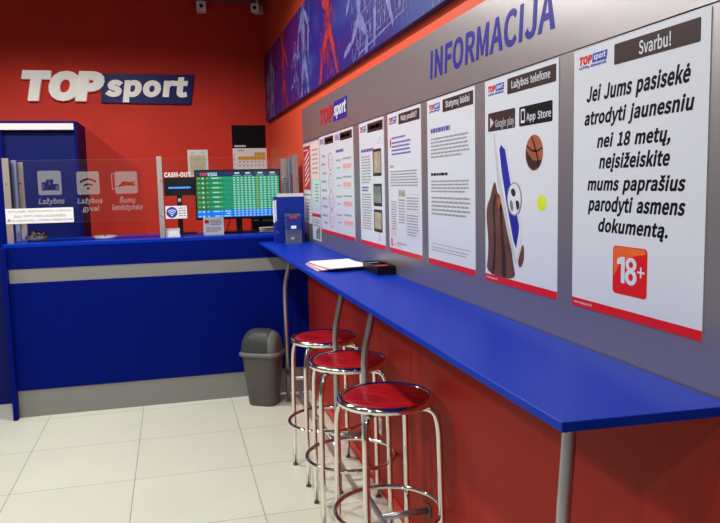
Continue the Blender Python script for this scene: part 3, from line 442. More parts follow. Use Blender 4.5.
shape('basketball_dark_panel', [inball(q([(.250, 1.590), (.268, 1.578), (.300, 1.556), (.345, 1.556), (.360, 1.56), (.34, 1.530), (.304, 1.520), (.27, 1.535), (.25, 1.56)]))], M['print_brown'], b, -.0022, .0002)
shape('basketball_panel_line', [inball(q([(.262, 1.600), (.290, 1.585), (.320, 1.582), (.352, 1.590), (.352, 1.586), (.320, 1.577), (.290, 1.580), (.262, 1.595)]))], M['print_black'], b, -.0024, .0001)
shape('basketball_panel_line', [inball(q([(.285, 1.625), (.300, 1.600), (.322, 1.560), (.330, 1.525), (.334, 1.527), (.327, 1.562), (.305, 1.602), (.290, 1.627)]))], M['print_black'], b, -.0024, .0001)
t = shape('printed_tennis_ball', [circ(.345, 1.445 - ZP, .024, .021)], M['tennis'], p, -.0019, .0003)
shape('printed_thumb', [soft(q([(.213, 1.278), (.224, 1.30), (.240, 1.332), (.250, 1.322), (.250, 1.29), (.238, 1.268), (.222, 1.262)]))], M['skin'], p, -.0019, .0003)
text('web_address', 'www.topsport.lt', M['sheet'], p, .010, .085, .006, .014, -.0021)

# ways to bet
p = poster(2.530, .430, 'white text poster headed Statymų būdai with two long paragraphs and a footnote line', 'Statymų būdai', bar=(.157, .418), tx=(.185, .390))
body(p, 'subheading', [(.036, .236, .474, .500, 1, dict(fill=.6))], M['print_violet'])
body(p, 'small_print', [(.036, .392, .385, .462, 6), (.036, .392, .262, .310, 4), (.036, .392, .180, .252, 5), (.036, .392, .048, .068, 2, dict(fill=.3))], M['print_grey'])
body(p, 'bold_subheading', [(.036, .222, .322, .338, 1, dict(fill=.6)), ], M['print_black'])
box('divider_line', M['print_grey'], p, .036, .392, -.0022, -.0018, .076, .078)

# how to start
p = poster(3.030, .430, 'white poster headed Kaip pradėti? with violet lines and three columns of grey notes', 'Kaip pradėti?', bar=(.157, .418), tx=(.190, .385))
body(p, 'violet_print', [(.055, .26, .486, .497, 1, dict(fill=.6)), (.055, .31, .415, .478, 4)], M['print_violet'])
box('red_marker', M['print_red'], p, .030, .046, -.0022, -.0018, .455, .490)
body(p, 'small_print', [(.030, .085, .365, .380, 1, dict(fill=.6)), (.030, .392, .285, .355, 6), (.036, .11, .10, .225, 12), (.14, .225, .13, .235, 9), (.25, .392, .190, .245, 5), (.25, .392, .085, .175, 8), (.11, .25, .04, .052, 1)], M['print_grey'])
body(p, 'red_print', [(.03, .10, .075, .105, 3), (.055, .2, .032, .042, 1)], M['print_pink'])
for (a, c, z0, z1) in ((.135, .235, .232, .275), (.24, .40, .185, .255), (.24, .40, .08, .180)):
    shape('note_frame', [[(a, z0), (c, z0), (c, z1), (a, z1)], [(a + .002, z0 + .002), (c - .002, z0 + .002), (c - .002, z1 - .002), (a + .002, z1 - .002)]], M['print_lgrey'], p, -.0019, .0002)
box('dark_picture', M['photo'], p, .145, .225, -.0023, -.0018, .245, .270)
box('red_marker', M['print_red'], p, .028, .046, -.0022, -.0018, .028, .062)
# how to play with screen pictures
p = poster(3.520, .430, 'white poster with text at left and three small tablet pictures at right', '-', bar=(.157, .418), tx=(.185, .392))
body(p, 'subheading', [(.036, .265, .450, .474, 1, dict(fill=.6))], M['print_violet'])
body(p, 'small_print', [(.036, .21, .300, .438, 10), (.036, .21, .075, .255, 14)], M['print_grey'])
body(p, 'green_print', [(.036, .17, .262, .290, 2, dict(fill=.6))], M['scr_g3'] if False else M['print_violet'])
for k, z0 in enumerate((.335, .195, .075)):
    f = shape('tablet_picture', [rrect(.245, .385, z0, z0 + (.125 if k == 0 else .105), .006)], M['print_brown'], p, -.0019, .0003)
    box('picture_area', M['photo'] if k != 1 else M['photo_green'], f, .256, .374, -.0024, -.0021, z0 + .015, z0 + (.112 if k == 0 else .092))
shape('pen_sketch', [[(.335, .495), (.378, .515), (.385, .510), (.345, .488)], [(.31, .482), (.37, .482), (.37, .486), (.31, .486)]], M['print_lgrey'], p, -.0019, .0002)
shape('stylus', [[(.335, .035), (.340, .035), (.338, .075), (.332, .075)]], M['print_grey'], p, -.0024, .0002)
# two results posters
p = poster(4.085, .440, 'white poster with rows of pink and grey figures, beside the red rings', '-', bar=(.140, .420), tx=(.175, .385))
body(p, 'subheading', [(.036, .255, .476, .502, 1, dict(fill=.6))], M['print_violet'])
for z0 in (.395, .295, .190, .085):
    body(p, 'grey_figures', [(.03, .17, z0 + .03, z0 + .05, 1), (.05, .15, z0 - .01, z0 + .005, 1), (.20, .41, z0 + .035, z0 + .055, 1, dict(wmin=.015, wmax=.03))], M['print_grey'])
    body(p, 'pink_figures', [(.20, .41, z0 - .010, z0 + .025, 1, dict(wmin=.012, wmax=.024, fill=.7))], M['print_pink'])
    box('divider_line', M['print_lgrey'], p, .19, .42, -.0022, -.0018, z0 - .018, z0 - .016)
p = poster(4.515, .428, 'white poster with four red pen rings drawn down its right side', '-', bar=(.160, .405), tx=(.19, .375))
for z0 in (.475, .425, .37, .32, .265, .215, .165, .11, .065):
    body(p, 'grey_figures', [(.04 + random.random() * .05, .20, z0 - .012, z0 + .012, 1, dict(wmin=.02, wmax=.05, fill=.55))], M['print_grey'])
for z0 in (.435, .315, .205, .095):
    shape('red_ring', [circ(.315, z0, .062, .054), circ(.318, z0, .054, .049)], M['print_red'], p, -.0019, .0003)
    body(p, 'grey_figures', [(.285, .35, z0 - .02, z0 + .02, 2)], M['print_lgrey'])
# two narrow posters at the far end of the panel
p = poster(4.815, .285, 'narrow pink notice hanging second from the far end of the steel panel', None, foot=False, z=1.295, h=.495)
box('pink_field', M['pink_sheet'], p, .012, .273, -.0021, -.0018, .245, .480)
box('green_field', M['green_sheet'], p, .075, .273, -.0021, -.0018, .075, .235)
box('red_band', M['print_red'], p, .0, .285, -.0021, -.0018, .0, .018)
body(p, 'small_print', [(.05, .24, .27, .45, 6, dict(fill=.35)), (.12, .25, .09, .22, 6)], M['print_grey'])
p = poster(4.812, .275, 'small grey laminated sheet with a dark picture hanging below the narrow pink notice', None, foot=False, z=1.135, h=.155)
body(p, 'small_print', [(.03, .24, .09, .145, 3)], M['print_grey'])
shape('dark_picture', [[(.10, .012), (.25, .012), (.25, .10), (.19, .085), (.12, .06)]], M['photo_green'], p, -.0019, .0003)
p = poster(5.098, .262, 'narrow dark red flyer with white diagonal stripes at the far end of the steel panel', None, foot=False, z=1.44, h=.350)
box('red_field', M['vinyl_red'], p, .006, .256, -.0021, -.0018, .03, .330)
for k in range(6):
    zz = .045 + k * .037
    shape('white_stripe', [[(.05, zz), (.22, zz + .055), (.22, zz + .07), (.05, zz + .015)]], M['pink_sheet'], p, -.0021, .0002)
body(p, 'small_print', [(.03, .20, .292, .312, 1)], M['sheet'])
p = poster(5.098, .262, 'grey text sheet below the striped red flyer, partly behind the blue binder', None, foot=False, z=1.235, h=.195)
body(p, 'small_print', [(.03, .23, .02, .175, 7)], M['print_grey'])

# ------------------------------------------------------------------ long printed picture above the panel
X_P = .902
pic = empty('sports_canvas', (X_P, 6.84, 2.097), R90, 'long purple canvas with pale blue and red sketched athletes, high on the right wall', 'wall picture')
PLN = 5.6
o = box('canvas_print', M['canvas'], pic, 0, PLN, 0, .032, 0, .594, .002)
o.data.materials.append(M['canvas_edge'])
for f in o.data.polygons:
    if abs(f.normal.y) < .5: f.material_index = 1
def stroke(bm, a, b, w, y=-.0012):
    a, b = Vector((a[0], 0, a[1])), Vector((b[0], 0, b[1])); d = b - a
    if d.length < 1e-5: return
    n = Vector((-d.z, 0, d.x)).normalized() * w / 2; pts = [a - n, b - n * .5, b + n * .5, a + n]
    pts = [(min(max(p.x, .004), PLN - .004), min(max(p.z, .004), .590)) for p in pts]
    if len({(round(p[0], 5), round(p[1], 5)) for p in pts}) < 4: return
    try: poly(bm, pts, y - random.random() * .0004)
    except Exception: pass
def figure(cx, cz, s, pose, m, dens=9, w=.006):
    J = dict(head=(0, .86), neck=(0, .76), hip=(.0, .42), **pose); bm = bmesh.new()
    P = {k: (cx + v[0] * s * 1.5, cz + v[1] * s) for k, v in J.items()}
    for k in range(dens * 5):
        u = random.gauss(0, .10); v = random.uniform(.02, .82); l = random.uniform(.02, .09)
        stroke(bm, (cx + u * s * 1.5, cz + v * s), (cx + (u + random.uniform(-.02, .02)) * s * 1.5, cz + (v + l) * s), w * random.uniform(.3, 1.1))
    segs = [('neck', 'hip', .12), ('neck', 'le', .05), ('le', 'lh', .035), ('neck', 're', .05), ('re', 'rh', .035), ('hip', 'lk', .075), ('lk', 'lf', .045), ('hip', 'rk', .075), ('rk', 'rf', .045)]
    for a, b, t in segs:
        A, B = P[a], P[b]; d = Vector((B[0] - A[0], B[1] - A[1])); n = Vector((-d.y, d.x)).normalized()
        for k in range(dens):
            o1 = random.uniform(-t, t) * s * .55; o2 = o1 * .75 + random.uniform(-.01, .01) * s
            u = random.uniform(0, .35); v = random.uniform(.6, 1.08)
            p0 = (A[0] + d.x * u + n.x * o1, A[1] + d.y * u + n.y * o1); p1 = (A[0] + d.x * v + n.x * o2, A[1] + d.y * v + n.y * o2)
            pm = ((p0[0] + p1[0]) / 2 + random.uniform(-.012, .012) * s, (p0[1] + p1[1]) / 2 + random.uniform(-.012, .012) * s)
            stroke(bm, p0, pm, w * random.uniform(.4, 1.6)); stroke(bm, pm, p1, w * random.uniform(.4, 1.2))
    hx, hz = P['head']
    for k in range(dens * 2):
        a = random.uniform(0, 2 * PI); r = .062 * s * random.uniform(.6, 1.05)
        stroke(bm, (hx + r * math.cos(a), hz + r * 1.2 * math.sin(a)), (hx + r * math.cos(a + .7), hz + r * 1.2 * math.sin(a + .7)), w)
    return link('sketch_figure', bm, m, pic)
PX = lambda y: 6.755 - y
stand = dict(le=(-.14, .62), lh=(-.18, .42), re=(.14, .62), rh=(.12, .40), lk=(-.07, .2), lf=(-.10, -.05), rk=(.09, .2), rf=(.12, -.05))
arms = dict(le=(-.13, .62), lh=(-.02, .55), re=(.18, .80), rh=(.30, 1.0), lk=(-.16, .22), lf=(-.24, -.02), rk=(.12, .18), rf=(.20, -.04))
run = dict(le=(-.18, .64), lh=(-.28, .52), re=(.16, .60), rh=(.28, .68), lk=(-.18, .26), lf=(-.34, .20), rk=(.15, .24), rf=(.14, 0))
reach = dict(le=(-.12, .95), lh=(-.08, 1.15), re=(.12, .62), rh=(.2, .5), lk=(-.06, .2), lf=(-.08, -.05), rk=(.1, .22), rf=(.2, 0))
figure(PX(6.28), -.05, .68, stand, M['sketch_pale'], 26, .011)
figure(PX(6.52), -.03, .50, run, M['sketch_pale'], 14, .009)
figure(PX(5.60), -.06, .72, reach, M['sketch_red'], 20, .010)
figure(PX(4.72), -.10, .86, stand, M['sketch_pale'], 24, .011)
figure(PX(5.05), .02, .42, run, M['sketch_pale'], 10, .007)
figure(PX(3.95), -.03, .78, arms, M['sketch_red'], 24, .012)
figure(PX(3.28), -.06, .60, run, M['sketch_pale'], 24, .012)
figure(PX(2.95), .05, .66, reach, M['sketch_pale'], 22, .012)
figure(PX(2.12), -.05, .72, run, M['sketch_pale'], 24, .013)
figure(PX(2.45), .10, .62, arms, M['sketch_pale'], 20, .011)
figure(PX(1.5), -.05, .70, arms, M['sketch_red'], 18, .011)
bm = bmesh.new()
for k in range(13):
    x = PX(3.35) + k * .062
    stroke(bm, (x, .02 + .01 * k), (x + .10, .58), .004); stroke(bm, (x + .10, .03), (x - .04, .58), .004)
for k in range(8): stroke(bm, (PX(3.3), .05 + .072 * k), (PX(2.58), .10 + .068 * k), .0035)
stroke(bm, (PX(2.62), .06), (PX(2.56), .59), .012); stroke(bm, (PX(3.30), .02), (PX(2.60), .07), .010)
link('goal_net_sketch', bm, M['sketch_pale'], pic)

# ------------------------------------------------------------------ sign on the back wall
sg = empty('shop_sign', (0, YB, 2.25), 0, 'white and blue raised lettering sign on the red back wall', 'sign')
Z0 = 2.25
shape('blue_panel', [[(-.56, 2.275 - Z0), (.222, 2.262 - Z0), (.262, 2.530 - Z0), (-.54, 2.530 - Z0)]], M['sign_blue'], sg, 0, .025)
for ch, a, c in (('T', -1.200, -.955), ('O', -.985, -.720), ('P', -.775, -.520)):
    text('white_letter', ch, M['sign_white'], sg, a, c, 2.285 - Z0, 2.545 - Z0, -.002, bold=.062, shear=.16, th=.045)
text('white_lettering', 'sport', M['sign_white'], sg, -.520, .205, 2.278 - Z0, 2.505 - Z0, -.025, bold=.045, shear=.13, th=.015, squeeze=.98)

# ------------------------------------------------------------------ reception counter
ct = empty('reception_counter', (0, YC, 0), 0, 'blue reception counter with grey stripe and grey plinth across the far end', 'counter')
X0 = -1.045
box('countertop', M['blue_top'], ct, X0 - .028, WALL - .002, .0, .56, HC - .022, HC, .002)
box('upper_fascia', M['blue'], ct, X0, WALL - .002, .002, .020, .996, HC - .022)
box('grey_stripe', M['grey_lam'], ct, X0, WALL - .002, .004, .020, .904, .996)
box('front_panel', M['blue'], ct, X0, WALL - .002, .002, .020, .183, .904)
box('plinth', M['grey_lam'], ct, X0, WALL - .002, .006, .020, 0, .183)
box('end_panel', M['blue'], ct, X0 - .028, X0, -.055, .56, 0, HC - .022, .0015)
# staff side gate left of the counter
gt = empty('counter_gate', (-1.6, 5.44, 0), 0, 'plain blue side panel beyond the left end of the counter', 'panel')
box('panel_board', M['blue_dark'], gt, -1.2, .52, 0, .03, .0, 1.12, .002)

# glass screen: posts, panes, stickers
GY = YC + .10
gs = empty('glass_screen', (0, GY, HC), 0, 'clear glass screen on the counter with frosted icons and metal posts', 'glass screen')
for a, c in ((-1.030, -.070), (-.070, .885)):
    g_ = box('glass_pane', M['glass'], gs, a + .004, c - .004, .0, .006, .130, .545)
    for z_ in (.1288, .545): box('polished_edge', M['acrylic'], g_, a + .004, c - .004, .0, .006, z_, z_ + .0012)
def gpost(x, y, m, w=.040, top=.560, lab=None):
    o = box('post', m, gs, x - w / 2, x + w / 2, y - .014, y, 0, top, .002)
    if lab: tag(o, lab)
    for z in (.155, .400):
        bm = bmesh.new(); lathe(bm, [(0, .006), (.006, .005), (.008, 0)], 12)
        bmesh.ops.rotate(bm, verts=bm.verts[:], matrix=Matrix.Rotation(PI / 2, 3, 'X')); bmesh.ops.translate(bm, verts=bm.verts[:], vec=(x, y - .014, z))
        link('screw', bm, M['chrome'], o, smooth=True)
gpost(-1.036, .0, M['beige_post']); gpost(-.066, .0, M['post'], .034); gpost(.880, .0, M['beige_post'], .040)
gpost(-1.030, .44, M['beige_post'], .040, .548); gpost(.862, .44, M['post'], .040, .548)
for x in (-1.030, .875):
    box('side_pane', M['glass'], gs, x - .003, x + .003, .010, .42, .130, .545)
    box('pane_edge_strip', M['clear_edge'], gs, x - .012, x + .018, .20, .208, 0, .555)
def gi(x0, x1, z0, z1): return x0, x1, z0 - HC, z1 - HC
# icons
a, c, z0, z1 = gi(-.848, -.702, 1.475, 1.635)
cx = (a + c) / 2
pod = [(a + .022, z0 + .030), (c - .018, z0 + .030), (c - .018, z0 + .072), (cx + .022, z0 + .072), (cx + .022, z0 + .102), (cx - .022, z0 + .102), (cx - .022, z0 + .085), (a + .022, z0 + .085)]
d = shape('frosted_icon', [rrect(a, c, z0, z1, .014), pod], M['frost'], gs, -.0003, .0004); tag(d, 'frosted icon of a winners podium')
text('podium_numeral', '1', M['frost'], d, cx - .006, cx + .006, z0 + .068, z0 + .092, -.0003); text('podium_numeral', '2', M['frost'], d, cx - .048, cx - .034, z0 + .045, z0 + .070, -.0003); text('podium_numeral', '3', M['frost'], d, cx + .033, cx + .047, z0 + .036, z0 + .060, -.0003)
text('frosted_lettering', 'Lažybos', M['frost_text'], gs, -.851, -.688, 1.405 - HC, 1.455 - HC, -.0003, bold=.02, shear=.2)
a, c, z0, z1 = gi(-.606, -.462, 1.472, 1.626); cx = (a + c) / 2; zc = z0 + .045
d = shape('frosted_icon', [rrect(a, c, z0, z1, .014), circ(cx, zc - .004, .012, .008, 12), arcband(cx, zc - .012, .030, .042, .75, 2.39), arcband(cx, zc - .012, .062, .076, .75, 2.39)], M['frost'], gs, -.0003, .0004); tag(d, 'frosted icon of signal waves')
text('frosted_lettering', 'Lažybos', M['frost_text'], gs, -.609, -.447, 1.402 - HC, 1.450 - HC, -.0003, bold=.02, shear=.2)
text('frosted_lettering', 'gyvai', M['frost_text'], gs, -.580, -.472, 1.350 - HC, 1.396 - HC, -.0003, bold=.02, shear=.2)
a, c, z0, z1 = gi(-.362, -.216, 1.472, 1.622)
dog = [(a + .004, z0 + .048), (a + .03, z0 + .060), (a + .045, z0 + .082), (a + .075, z0 + .085), (a + .083, z0 + .078), (c - .006, z0 + .082), (c - .03, z0 + .070), (c - .006, z0 + .055), (c - .04, z0 + .052), (a + .07, z0 + .055), (a + .05, z0 + .050), (a + .03, z0 + .047)]
d = shape('frosted_icon', [rrect(a, c, z0, z1, .014), dog], M['frost'], gs, -.0003, .0004); tag(d, 'frosted icon of a running dog')
shape('number_frame', [rrect(a - .022, a - .002, z0 + .030, z0 + .138, .003), rrect(a - .017, a - .0025, z0 + .036, z0 + .132, .002)], M['frost'], d, -.0003, .0004)
text('frosted_lettering', 'Šunų', M['frost_text'], gs, -.341, -.237, 1.400 - HC, 1.455 - HC, -.0003, bold=.02, shear=.2)
text('frosted_lettering', 'lenktynės', M['frost_text'], gs, -.390, -.189, 1.350 - HC, 1.402 - HC, -.0003, bold=.02, shear=.2)
# stickers on the glass
lb = empty('warning_sticker', (-1.055, GY - .0145, 1.290), 0, 'white rectangular warning sticker with three lines at the lower left of the glass', 'sticker')
lb.location.y = GY - .0150
box('label_card', M['paper'], lb, 0, .418, -.0008, 0, 0, .100)
for k, (s, u) in enumerate((('ĮSPĖJAME: NEATSAKINGAS LOŠIMAS', .015), ('GALI TAPTI PRIKLAUSOMYBĖS', .05), ('NUO AZARTINIŲ LOŠIMŲ PRIEŽASTIMI', .008))):
    text('black_lettering', s, M['print_grey'], lb, u, .418 - u, .070 - k * .030, .090 - k * .030, -.0008, bold=.01)
ws = empty('wifi_sticker', (-.040, GY - .0012, 1.290), 0, 'small white sticker with a round blue signal symbol on the glass', 'sticker')
box('label_card', M['paper'], ws, 0, .145, -.0008, 0, 0, .088)
d = shape('blue_disc', [circ(.043, .044, .038)], M['print_blue'], ws, -.0008, .0003)
shape('white_waves', [circ(.043, .024, .006, n=10), arcband(.043, .022, .013, .018, .7, 2.44), arcband(.043, .022, .025, .030, .7, 2.44), arcband(.043, .022, .037, .042, .8, 2.34)], M['paper'], d, -.0011, .0002)
bm = bmesh.new(); words(bm, .088, .138, .010, .080, 4, -.0010, fill=.4); link('small_print', bm, M['print_grey'], ws)

# ------------------------------------------------------------------ things on the counter
bm = bmesh.new(); lathe(bm, [(0, .004), (.055, .004), (.075, .030), (.080, .030), (.060, 0), (0, 0)], 32)
cb = empty('candy_bowl', (-.905, YC + .27, HC), 0, 'glass bowl of wrapped sweets at the left end of the counter', 'bowl')
link('bowl', bm, M['bowl_glass'], cb, smooth=True)
for k in range(30):
    a = k * 2.4; r = .064 * math.sqrt((k + .5) / 30); z = .032 + .034 * (1 - r / .066) + .004 * (k % 3)
    bm = bmesh.new(); bmesh.ops.create_uvsphere(bm, u_segments=8, v_segments=6, radius=.011)
    bmesh.ops.scale(bm, verts=bm.verts[:], vec=(1.5, .8, .75))
    o = link('wrapped_sweet', bm, M[('candy', 'candy_white', 'candy_dark')[k % 3]], None, smooth=True, loc=(-.905 + r * math.cos(a), YC + .27 + r * math.sin(a), HC + z)); o.rotation_euler = (.3 * math.sin(k), .3 * math.cos(k), k * 1.3)
    tag(o, 'small wrapped sweet in the glass bowl on the counter', 'sweet', 'wrapped sweets in the glass bowl')
bm = bmesh.new(); lathe(bm, [(0, .004), (.060, .004), (.076, .022), (.082, .022), (.066, 0), (0, 0)], 36)
o = link('coin_dish', bm, M['white'], None, smooth=True, loc=(-.455, YC + .22, HC)); tag(o, 'round shallow white dish on the counter under the frosted dog icon', 'dish')
bm = bmesh.new(); lathe(bm, [(0, .0), (.010, .0), (.012, .010), (.006, .020), (0, .024)], 16)
o = link('dish_knob', bm, M['chrome'], o, smooth=True, loc=(0, 0, .004))
ch = empty('card_holder', (0.002, YC + .13, HC), 0, 'white business card holder on the counter right of the middle post', 'card holder')
bm = bmesh.new(); bx(bm, -.050, .050, -.015, .030, 0, .008, .002); bx(bm, -.050, .050, -.020, -.014, 0, .022, .001); bx(bm, -.050, .050, .028, .032, 0, .060, .001); link('tray', bm, M['white'], ch)
box('card_stack', M['paper'], ch, -.045, .045, -.008, .020, .008, .048, .001)
# customer display on a pole
cd = empty('pole_display', (.062, YC + .44, HC), 0, 'small black pole display with white CASH-OUT letters on top, left of the monitor', 'display')
box('base', M['black'], cd, -.075, .115, -.05, .05, 0, .012, .003)
box('pole', M['black'], cd, -.018, .018, -.01, .01, .012, .33, .002)
box('camera_block', M['print_lgrey'], cd, -.010, .010, -.014, -.010, .24, .265)
h = box('screen_housing', M['black'], cd, -.105, .120, -.02, .012, .285, .42, .004)
bm = bmesh.new(); words(bm, -.075, .085, .335, .355, 1, -.0205, wmin=.01, wmax=.03, fill=.6); link('blue_text_row', bm, M['led'], h)
text('white_lettering', 'CASH-OUT', M['white'], cd, -.100, .090, .421, .458, -.005, bold=.04, th=.008)
# monitor
MY = YC + .35
mo = empty('monitor', (.49, MY, HC), math.radians(-2), 'wide black monitor showing a green table of odds on the counter', 'monitor')
mw = .316; mz0, mz1 = .102, .470
o = box('housing', M['black'], mo, -mw, mw, 0, .035, mz0, mz1, .005)
box('stand_neck', M['black'], mo, -.022, .022, .036, .060, .012, .20, .003); box('stand_base', M['black'], mo, -.13, .13, -.05, .085, 0, .012, .003)
MN = ['scr_head', 'scr_g1', 'scr_g2', 'scr_g3', 'scr_teal', 'scr_blue', 'scr_white', 'scr_yel', 'scr_red', 'scr_lb']
bm = bmesh.new(); sx0, sx1, sz0, sz1 = -mw + .012, mw - .012, mz0 + .018, mz1 - .012; SW, SH = sx1 - sx0, sz1 - sz0
def sq_(u0, u1, v0, v1, n, y=-.0008): quad(bm, sx0 + SW * u0, sx0 + SW * u1, sz1 - SH * v1, sz1 - SH * v0, y, MN.index(n))
sq_(0, 1, 0, .12, 'scr_head')
rows = 17
for i in range(rows):
    v0, v1 = .12 + .88 * i / rows, .12 + .88 * (i + 1) / rows; bl = i >= rows - 3
    sq_(0, .15, v0, v1, 'scr_blue' if bl else ('scr_g3' if i % 4 < 2 else 'scr_g1')); sq_(.15, .42, v0, v1, 'scr_blue' if bl else ('scr_g1' if i % 2 else 'scr_g2')); sq_(.42, 1, v0, v1, 'scr_blue' if bl else ('scr_g2' if i % 2 else 'scr_teal'))
    y = -.0011; t = (v1 - v0)
    if i % 2 == 0:
        sq_(.015, .045, v0 + t * .3, v1 - t * .2, 'scr_lb' if bl else 'scr_yel', y); sq_(.065, .090, v0 + t * .2, v1, 'scr_white', y); sq_(.12, .145, v0 + t * .3, v1 - t * .2, 'scr_lb' if bl else 'scr_yel', y)
        w = random.uniform(.06, .09); sq_(.27 - w, .27, v0 + t * .3, v1 - t * .2, 'scr_lb' if bl else 'scr_white', y); sq_(.285, .30, v0 + t * .3, v1 - t * .2, 'scr_lb' if bl else 'scr_yel', y)
    w = random.uniform(.05, .09); sq_(.40 - w, .40, v0 + t * .3, v1 - t * .2, 'scr_lb' if bl else 'scr_teal', y)
    for k in range(12):
        u = .44 + k * .0465; sq_(u, u + .026, v0 + t * .28, v1 - t * .22, 'scr_lb' if bl else ('scr_yel' if k == 6 else 'scr_white'), y)
for k in range(1, 9): sq_(0, 1, .12 + .88 * 2 * k / rows - .002, .12 + .88 * 2 * k / rows + .002, 'scr_head', -.0013)
for u in (.105, .16, .43, .565, .705, .86): sq_(u, u + .003, .12, 1, 'scr_head', -.0013)
for u in (.44, .57, .72, .87): sq_(u, u + .10, .095, .103, 'scr_white', -.0011); sq_(u + .02, u + .08, .03, .065, 'scr_white', -.0011)
sq_(.14, .25, .03, .10, 'scr_white', -.0012)
for f in bm.faces: f.normal_update()
s = link('screen', bm, [M[k] for k in MN], mo)
X_ = lambda u: sx0 + SW * u
text('screen_logo', 'TOP', M['scr_red'], s, X_(.045), X_(.135), sz1 - SH * .095, sz1 - SH * .03, -.0012, bold=.05, shear=.15)
text('screen_logo', 'sport', M['print_blue'], s, X_(.148), X_(.242), sz1 - SH * .098, sz1 - SH * .035, -.0013, bold=.03, shear=.15)
for (x, y, z) in ((-.10, 0, 0),):
    tube_o('cable', M['black'], mo, smooth_path([(-.06, .040, .14), (-.075, .05, .07), (-.10, .06, .006)], .03), .003, 8)
# notice card in front of the monitor
nc = empty('notice_card', (.288, YC + .175, HC), 0, 'small white upright notice card leaning in front of the monitor', 'card')
box('card', M['paper'], nc, -.072, .072, 0, .003, 0, .128); box('card_foot', M['acrylic'], nc, -.072, .072, 0, .05, 0, .002)
box('red_mark', M['print_red'], nc, -.062, -.032, -.0012, 0, .085, .110)
bm = bmesh.new(); words(bm, -.02, .06, .070, .112, 4, -.0012); words(bm, -.055, .055, .020, .060, 4, -.0012, fill=.5); link('small_print', bm, M['print_grey'], nc)
# black device and papers at the right of the monitor
pr = empty('label_printer', (.735, YC + .425 + .07, HC), 0, 'low black box device with pale lettering behind the right side of the monitor stand', 'printer')
box('body', M['black'], pr, -.14, .13, -.05, .055, 0, .115, .006); box('top_lid', M['print_lgrey'], pr, -.13, .12, -.052, .045, .098, .104)
bm = bmesh.new(); quad(bm, -.13, -.09, .075, .092, -.0505); words(bm, -.06, .09, .070, .090, 2, -.0505); link('pale_lettering', bm, M['print_lgrey'], pr)
ps = empty('document_stack', (.735, YC + .36, HC), .3, 'small stack of pale sheets under the right corner of the monitor', 'papers')
for k in range(5):
    o = box('sheet', M[('paper', 'print_pink', 'paper', 'print_lgrey', 'paper')[k]], ps, -.085, .085, -.055, .055, .0015 + k * .007, .0055 + k * .007); o.rotation_euler.z = (k - 2) * .08
    o.location.z = -.0015

# ------------------------------------------------------------------ sheets on the back wall
ca = empty('wall_calendar', (.585, YB, 1.60), 0, 'wall calendar with black top and yellow and white month grid on the red back wall', 'calendar')
box('black_header', M['print_black'], ca, 0, .315, -.006, 0, .262, .475)
bm = bmesh.new(); words(bm, .02, .125, .268, .296, 1, -.0062, fill=.6, ragged=0); link('header_lettering', bm, M['sheet'], ca)
box('month_page', M['paper'], ca, .002, .322, -.004, 0, 0, .260)
bm = bmesh.new(); quad(bm, .050, .310, .150, .185, -.0045); quad(bm, .205, .310, .185, .222, -.0045); link('yellow_days', bm, M['yellow'], ca)
bm = bmesh.new(); words(bm, .05, .12, .226, .250, 1, -.005)
for i in range(4):
    for j in range(7):
        if i == 0 and j < 4: continue
        quad(bm, .058 + j * .037, .072 + j * .037, .195 - i * .034, .207 - i * .034, -.005)
for k in range(4): quad(bm, .012, .020, .06 + .045 * k, .07 + .045 * k, -.005)
link('printed_digits', bm, M['print_grey'], ca)
nn = empty('wall_notice', (.17, YB, 1.60), 0, 'pale framed certificate with cream centre on the back wall left of the calendar', 'notice')
box('sheet', M['paper'], nn, 0, .185, -.003, 0, 0, .250)
box('cream_field', M['paper_cream'], nn, .018, .165, -.0035, -.003, .02, .20); bm = bmesh.new(); words(bm, .03, .07, .212, .23, 1, -.004); words(bm, .12, .16, .212, .23, 1, -.004); words(bm, .03, .155, .04, .18, 8, -.004, fill=.2); link('small_print', bm, M['print_lgrey'], nn)

# ------------------------------------------------------------------ tall blue cabinet
FY = 6.28
cb_ = empty('wardrobe_cabinet', (-1.6, FY, 0), 0, 'tall blue cabinet with sliding doors and a white top rail against the back wall', 'cabinet')
xr = -.712 + 1.6; ht = 2.060; D = YB - FY - .002
box('side_panel', M['blue'], cb_, xr - .022, xr, 0, D, 0, ht, .001)
box('top_panel', M['blue'], cb_, -1.4, xr - .022, 0, D, ht - .018, ht, .001)
box('plinth', M['blue_dark'], cb_, -1.4, xr - .022, .03, .05, 0, .08)
box('back_panel', M['blue_dark'], cb_, -1.4, xr - .022, D - .012, D, .08, ht - .018)
box('top_rail', M['white'], cb_, -1.4, xr - .022, -.004, .020, 1.990, ht - .019, .001)
box('door', M['blue'], cb_, -1.4, .325, .012, .030, .08, 1.990, .001)
o = box('door', M['blue_dark'], cb_, .28, xr - .024, .060, .078, .08, 1.990, .001); tag(o, 'recessed sliding door, its blue darkened for shade')  # the darker blue paints in the shade of the recess

# ------------------------------------------------------------------ cameras at the ceiling
def cctv(x, y, s, label, rz):
    r = empty('security_camera', (x, y, CEIL), rz, label, 'security camera', None)
    bm = bmesh.new(); lathe(bm, [(0, 0), (.035, 0), (.035, -.012), (0, -.012)], 20); link('mount', bm, M['white'], r)
    tube_o('bracket', M['white'], r, [(0, 0, -.012), (0, 0, -.065)], .010)
    b = box('housing', M['white'], r, -.042 * s, .042 * s, -.060, .060, -.065 - .085 * s, -.065, .010)
    bm = bmesh.new(); lathe(bm, [(0, 0), (.016, 0), (.016, .006), (0, .006)], 20); bmesh.ops.rotate(bm, verts=bm.verts[:], matrix=Matrix.Rotation(PI / 2, 3, 'X')); bmesh.ops.translate(bm, verts=bm.verts[:], vec=(0, -.060, -.065 - .045 * s)); link('lens', bm, M['black'], b, smooth=False)
cctv(.345, 6.70, 1.0, 'white box security camera under the ceiling above the notices', -.05)
